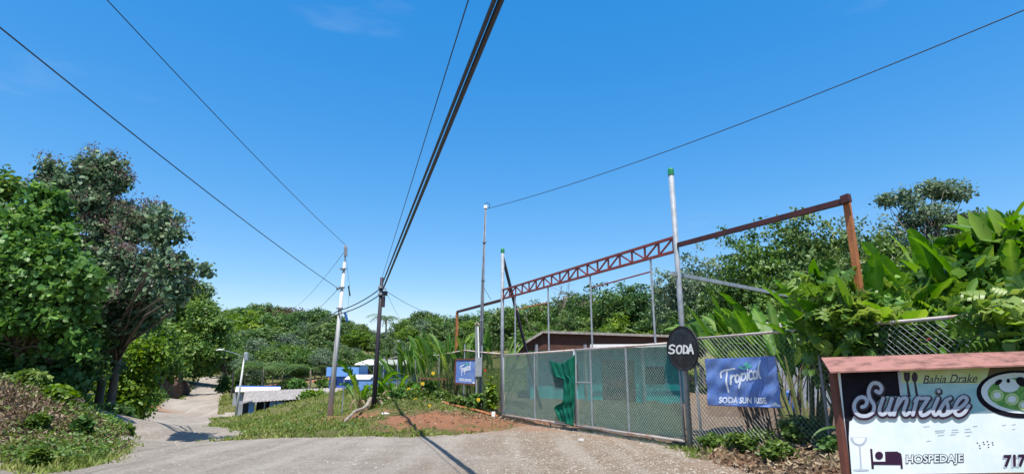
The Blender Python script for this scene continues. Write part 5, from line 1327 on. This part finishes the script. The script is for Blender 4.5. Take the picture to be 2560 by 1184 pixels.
mb = MB(); pts = [at(px, Y) + Vector((0, 0, .06)) for px, Y in ((1105, 23.2), (1150, 22.4), (1195, 21.8), (1245, 21.2))]; mb.tube(pts, .05, 6); one('ground_pipe', 'rusty pipe lying along the foot of the left fence', 'pipe', mb, M['rust_orange'])

# ------------------------------------------------------------------ buildings
def gable_house():
    # brown-roofed turquoise house inside the compound
    root = empty('house', (4.5, 30, .1), 'turquoise house with a brown rusty roof behind the gate', 'house')
    Y = 30.0; zr = P(1355, 834, Y).z; zl = P(1298, 872, Y).z
    xl, xr = P(1325, 880, Y).x, P(1705, 880, Y).x
    rl, rr = P(1292, 870, Y).x, P(1722, 870, Y).x
    ze_ = P(1500, 862, Y).z
    MB().box(((xl + xr) / 2, Y + 3.2, -.3), xr - xl, 6.0, ze_ + .2).build('wall', M['teal_wall'], root)
    wd = MB(); wd.box((P(1415, 950, Y).x, Y + .17, 1.0), 1.3, .1, 1.1); wd.build('window', M['dark_open'], root)
    wd = MB(); wd.box((P(1548, 950, Y).x, Y + .17, .2), 1.7, .1, 2.1); wd.build('door', M['olive_wall'] if 'olive_wall' in M else M['frame_brown'], root)
    wd = MB(); wd.box((P(1640, 950, Y).x, Y + .17, 1.1), 1.0, .1, .9); wd.build('window', M['dark_open'], root)
    rx = P(1355, 834, Y).x; zright = P(1722, 846, Y).z
    # roof: shallow sheet from the left eave up to the ridge then long fall to the right
    rf = MB()
    rf.prism([(rl, Y - .7, zl), (rx, Y - .7, zr), (rx, Y + 6.5, zr - .4), (rl, Y + 6.5, zl - .4)], (0, 0, .07))
    rf.prism([(rx + .01, Y - .7, zr), (rr, Y - .7, zright), (rr, Y + 6.5, zright - .4), (rx + .01, Y + 6.5, zr - .4)], (0, 0, .07))
    rf.build('roof', M['tin_rust'], root)
    MB().prism([(rl + .1, Y - .55, zl - .01), (rx, Y - .55, zr - .02), (rr - .1, Y - .55, zright - .02), (rr - .1, Y - .55, ze_ - .12), (rl + .3, Y - .55, zl - .12)], (0, .08, 0)).build('fascia', M['eave'], root)
    tr = MB(); tr.bar((rl - .02, Y - .76, zl + .03), (rx, Y - .76, zr + .05), .05, .12); tr.bar((rx, Y - .76, zr + .05), (rr, Y - .76, zright + .05), .05, .12); tr.build('gutter', M['tin'], root)
    tr = MB(); tr.bar((P(1470, 860, Y).x, Y - .8, ze_ - .08), (rr - .3, Y - .8, ze_ - .06), .05, .16); tr.build('fascia', M['white'], root)
    for px in (1340, 1460, 1600, 1700): x = P(px, 900, Y).x; MB().bar((x, Y - .6, -.1), (x, Y - .6, ze_), .12).build('veranda_post', M['grey_wall'], root)
gable_house()
def annex():
    Y = 25; root = empty('shed', (P(1990, 900, Y).x, Y, 0), 'low shed roof glimpsed between the heliconias behind the right fence', 'shed')
    x0, x1 = P(1912, 820, Y).x, P(2110, 820, Y).x; z = P(1950, 822, Y).z
    MB().prism([(x0, Y - .5, z), (x1, Y - .5, z - .1), (x1, Y + 3.5, z + .5), (x0, Y + 3.5, z + .6)], (0, 0, .08)).build('roof', M['tin'], root)
    MB().box(((x0 + x1) / 2, Y + 1.6, 0), x1 - x0 - .6, 3, z - .05).build('wall', M['grey_wall'], root)
annex()
mb = MB(); b0 = Vector((P(1965, 965, 21).x, 21, h1(P(1965, 965, 21).x, 21))); mb.tube([b0, b0 + Vector((0, 0, .05)), b0 + Vector((0, 0, .45)), b0 + Vector((0, 0, .85)), b0 + Vector((0, 0, .9))], [.28, .3, .33, .3, .27], 16); one('barrel', 'blue plastic barrel in the yard behind the big banner', 'barrel', mb, M['blue_plastic'])
def corr_roof(p00, p10, p11, p01, n=60, amp=.03):
    p00, p10, p11, p01 = map(Vector, (p00, p10, p11, p01)); mb = MB(); vs = []
    for i in range(n + 1):
        u = i / n; z = Vector((0, 0, amp * (1 if i % 2 else -1)))
        vs += [p00.lerp(p10, u) + z, p01.lerp(p11, u) + z]
    mb.add(vs, [[2 * i, 2 * i + 2, 2 * i + 3, 2 * i + 1] for i in range(n)]); 
    v2 = [v - Vector((0, 0, .03)) for v in vs]; mb.add(v2, [[2 * i, 2 * i + 1, 2 * i + 3, 2 * i + 2] for i in range(n)])
    return mb
def long_shed():
    Y = 60; b = Vector((P(700, 1000, Y).x, Y, h1(P(700, 1000, Y).x, Y))); root = empty('shed', b, 'long low shed with weathered corrugated tin roof below road level', 'shed')
    corr_roof(P(606, 1006, 57.5), P(872, 988, 57.5), P(855, 968, 61.5), P(612, 976, 61.5)).build('roof', M['tin'], root)
    z0 = b.z - 1.5
    a, c = P(612, 1003, 61), P(628, 1003, 61)
    MB().box(((a.x + c.x) / 2, 60.2, z0), c.x - a.x, 2.0, a.z - z0 - .1).build('side_wall', M['grey_wall'], root)
    a, c = P(640, 1003, 61), P(860, 990, 61)
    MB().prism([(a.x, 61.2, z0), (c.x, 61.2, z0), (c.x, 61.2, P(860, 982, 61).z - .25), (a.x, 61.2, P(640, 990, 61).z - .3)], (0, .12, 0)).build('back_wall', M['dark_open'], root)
    a = P(628, 1036, 58.3); t_ = P(628, 1004, 58.3); MB().box((P(626, 1000, 58.3).x + .15, 58.4, a.z - .8), .55, .08, t_.z - a.z + .75).build('door', M['light_blue'], root)
    for px in (663, 687, 712, 742, 775, 808): 
        t_ = P(px, 1001 - (px - 606) * .068, 57.9); MB().bar((t_.x, 57.9, t_.z - 2.2), (t_.x, 57.9, t_.z - .05), .1).build('post', M['grey_wall'], root)
    m_ = P(690, 1008, 58.0); MB().box((m_.x, 58.1, m_.z - .25), 1.3, .1, .45).build('counter', M['light_blue'], root)
long_shed()
def white_roof():
    Y = 66; b = Vector((P(645, 970, Y).x, Y, h1(P(645, 970, Y).x, Y))); root = empty('shed', b, 'small shed with a bright white roof and blue back edge behind the tin shed', 'shed')
    corr_roof(P(588, 978, 64), P(699, 979, 64), P(702, 967, 67), P(590, 966, 67), 30, .012).build('roof', M['white'], root)
    MB().bar(P(592, 965.5, 67.1), P(702, 966.5, 67.1), .1, .22).build('ridge_trim', M['blue_wall'], root)
    a, c = P(596, 980, 65.5), P(697, 980, 65.5); MB().box(((a.x + c.x) / 2, 65.6, a.z - 2.2), c.x - a.x, 2.4, 2.15).build('wall', M['grey_wall'], root)
white_roof()
def blue_house():
    Y = 62; b = at(855, Y); root = empty('house', b, 'blue house with a light blue roof band behind the white pole', 'house')
    x0, x1 = P(824, 940, Y).x, P(893, 940, Y).x; z1 = P(850, 940, Y).z
    MB().box(((x0 + x1) / 2, Y + 1.5, b.z - .6), x1 - x0, 3, z1 - b.z + .6).build('wall', M['blue_wall'], root)
    MB().box(((x0 + x1) / 2, Y + 1.4, z1 + .004), x1 - x0 + .5, 3.6, P(850, 917, Y).z - z1).build('roof', M['light_blue'], root)
    MB().box((x0 + .5, Y - .03, b.z + .2), .6, .05, .9).build('window', M['dark_open'], root)
blue_house()
def back_house():
    Y = 52; b = at(960, Y); root = empty('house', b, 'grey-blue house with white eaves half hidden behind the black pole', 'house')
    x0, x1 = P(888, 940, Y).x, P(1040, 940, Y).x; z1 = P(960, 912, Y).z
    MB().box(((x0 + x1) / 2, Y + 2, b.z - .6), x1 - x0 - .6, 3.6, z1 - b.z + .6).build('wall', M['light_blue'], root)
    MB().prism([(x0, Y - .4, z1 + .01), (x1, Y - .4, z1 + .01), (x1, Y + 4.2, z1 + .5), (x0, Y + 4.2, z1 + .5)], (0, 0, .12)).build('roof', M['white'], root)
    MB().prism([(x0 - .3, Y - 2.2, P(900, 948, Y - 2).z), (x0 + 1.9, Y - 2.2, P(900, 948, Y - 2).z), (x0 + 1.9, Y - .5, P(900, 938, Y).z), (x0 - .3, Y - .5, P(900, 938, Y).z)], (0, 0, .08)).build('porch_roof', M['white'], root)
    for px in (930, 975, 1015): MB().box((P(px, 930, Y).x, Y + .15, b.z + .9), .8, .1, .9).build('window', M['dark_open'], root)
back_house()
def shelter():
    Y = 44; b = at(240, Y); root = empty('shelter', b, 'small open shelter with a teal roof seen between the roadside trunks', 'shelter')
    a, c = P(200, 952, Y), P(292, 952, Y)
    MB().prism([(a.x, Y, a.z), (c.x, Y, c.z), (c.x, Y + 3, c.z + .35), (a.x, Y + 3, a.z + .35)], (0, 0, .1)).build('roof', M['tin_teal'] if 'tin_teal' in M else M['teal_wall'], root)
    for px in (208, 236, 288): x = P(px, 960, Y).x; MB().bar((x, Y + .2, b.z - .3), (x, Y + .2, a.z), .12).build('post', M['dark_wood'], root)
    MB().box(((a.x + c.x) / 2 - .3, Y + 1.0, b.z - .3), 2.4, .2, 1.1).build('low_wall', M['grey_wall'], root)
shelter()

# ------------------------------------------------------------------ ground cover
def scatter(n, px0, px1, Y0, Y1, rng, pw=1.0):
    u = rng.random(n); Y = (Y0 ** pw + u * (Y1 ** pw - Y0 ** pw)) ** (1 / pw)
    px = rng.uniform(px0, px1, n); x = (px - 1280) / F_PX / 1.05 * Y
    return x, Y
def cover():
    rng = np.random.default_rng(77)
    # grass
    x, y = scatter(90000, -260, 2700, 9, 75, rng, .35)
    rd = road_sd(x, y); inside = (x - GP.x) * GN.x + (y - GP.y) * GN.y < 0
    red = np.clip((redmask(x, y) - .25) * 2.2, 0, 1)
    dry = np.exp(-(((x + 12.4) / 2.9) ** 2 + ((y - 12.9) / 1.05) ** 2))
    front = np.exp(-(((x - 4.9) / 2.2) ** 2 + ((y - 8.8) / 3.0) ** 2))
    dens = .75 - .30 * np.exp(-(((x + 3) / 4) ** 2 + ((y - 20) / 4) ** 2)) - 1.0 * np.clip(red, 0, 1) - .8 * dry - .85 * front + .7 * fbm(x * .6, y * .6, 3, 3)
    ok = (rd < .3 * rng.random(len(x)) ** 3) & (~(inside & (y < 36))) & (rng.random(len(x)) < dens)
    x, y = x[ok], y[ok]; z = H(x, y)
    k = 5; X = np.repeat(np.stack([x, y, z], 1), k, 0); X[:, :2] += rng.normal(size=(len(X), 2)) * .05
    t = rng.normal(size=(len(X), 3)) * .45; t[:, 2] = 1; t /= np.linalg.norm(t, axis=1, keepdims=True)
    sz = (.05 + .09 * rng.random(len(X))) * (1 + np.repeat(np.clip((y - 15) / 30, 0, 1.6), k))
    tint = np.clip(.45 + .55 * fbm(X[:, 0] * .5, X[:, 1] * .5, 3, 8) + rng.normal(size=len(X)) * .15, 0, 1)
    tv, tf = BLADE; tv = tv.copy(); tv[:, 1] *= 4.0
    V, F, T = leafcloud(X, sz, (tv, tf), tint, rng, 0, None, t)
    tag(link('grass', np_mesh('grass', V, F, T), M['grass']), 'short rough grass on the banks and verges', 'grass', kind='stuff')
    # broad weeds
    x, y = scatter(22000, -260, 1260, 10.5, 40, rng, .4)
    rd = road_sd(x, y); keep = (rd < -.1)
    crest = np.exp(-((y - 14.4) / .6) ** 2) * (x < -9.8) * 1.2; foot = np.exp(-((x + 8.9) / .8) ** 2) * (y < 16) * .9
    b2 = np.exp(-(((x + 3.5) / 4) ** 2 + ((y - 23.5) / 2.2) ** 2)) * .2
    dens = (.08 + crest + foot + b2 + .8 * np.clip(fbm(x * .8, y * .8, 3, 6), 0, 1) * (1 - dry_(x, y))) * (1 - np.clip(redmask(x, y) * 1.6, 0, 1)) * (1 - .75 * dry_(x, y) * (y < 13.8))
    ok = keep & (rng.random(len(x)) < dens); x, y = x[ok], y[ok]; z = H(x, y)
    k = 7; X = np.repeat(np.stack([x, y, z], 1), k, 0); X += rng.normal(size=X.shape) * np.array([.09, .09, .0]); X[:, 2] += rng.random(len(X)) * .22
    V, F, T = leafcloud(X, .04 + .065 * rng.random(len(X)), OVAL, np.clip(.5 + .2 * rng.normal(size=len(X)), 0, 1), rng, 1.2)
    tag(link('weeds', np_mesh('weeds', V, F, T), M['weed']), 'leafy weeds along the crest and foot of the banks', 'weeds', kind='stuff')
    # dry litter on the left mound and under the fence
    n = 22000; x = np.concatenate([rng.normal(-12.4, 2.0, n), rng.normal(4.9, 1.0, 3500), rng.normal(-1.2, 1.8, 900)]); y = np.concatenate([rng.normal(13.1, .85, n), rng.normal(9.6, 1.6, 3500), rng.normal(20.8, 1.0, 900)])
    ok = road_sd(x, y) < 0; x, y = x[ok], y[ok]; X = np.stack([x, y, H(x, y) + .015 + .05 * rng.random(len(x))], 1)
    V, F, T = leafcloud(X, .05 + .10 * rng.random(len(X)), SLIM, np.clip(.5 + .3 * rng.normal(size=len(X)), 0, 1), rng, .7)
    tag(link('leaf_litter', np_mesh('leaf_litter', V, F, T), M['litter']), 'dry brown leaf litter and cut stalks on the bank', 'litter', kind='stuff')
    # pebbles
    x, y = scatter(42000, 300, 2300, 8.8, 19, rng, .3)
    rd = road_sd(x, y); dens = np.clip(.12 + .9 / (1 + np.exp(-(x - .5) * 1.4)) + .5 * fbm(x, y, 3, 4), 0, 1) + (rd < .4) * .3
    ok = (rd > -.4) & (rng.random(len(x)) < dens); x, y = x[ok], y[ok]; n = len(x)
    s = .006 + .018 * rng.random(n) ** 3 + (rng.random(n) < .02) * .016
    ico = np.array([(1, 0, 0), (-1, 0, 0), (0, 1, 0), (0, -1, 0), (0, 0, .7), (0, 0, -.7)], float); fi = np.array([(0, 2, 4, 4), (2, 1, 4, 4), (1, 3, 4, 4), (3, 0, 4, 4)])[:, :3]
    a = rng.random(n) * 6.28; c_, s_ = np.cos(a), np.sin(a)
    sc = s[:, None, None] * (.6 + .7 * rng.random((n, 1, 3)))
    q = ico[None] * sc; q = np.stack([q[..., 0] * c_[:, None] - q[..., 1] * s_[:, None], q[..., 0] * s_[:, None] + q[..., 1] * c_[:, None], q[..., 2]], 2)
    V = q + np.stack([x, y, H(x, y) + s * .15], 1)[:, None]
    F = fi[None] + (np.arange(n) * 6)[:, None, None]
    tag(link('pebbles', np_mesh('pebbles', V.reshape(-1, 3), F.reshape(-1, 3)), M['stone']), 'loose pebbles scattered over the gravel before the gate', 'pebbles', kind='stuff')
def dry_(x, y): return np.exp(-(((x + 12.4) / 2.9) ** 2 + ((y - 12.9) / 1.05) ** 2))
cover()
print('objects', len(bpy.data.objects))
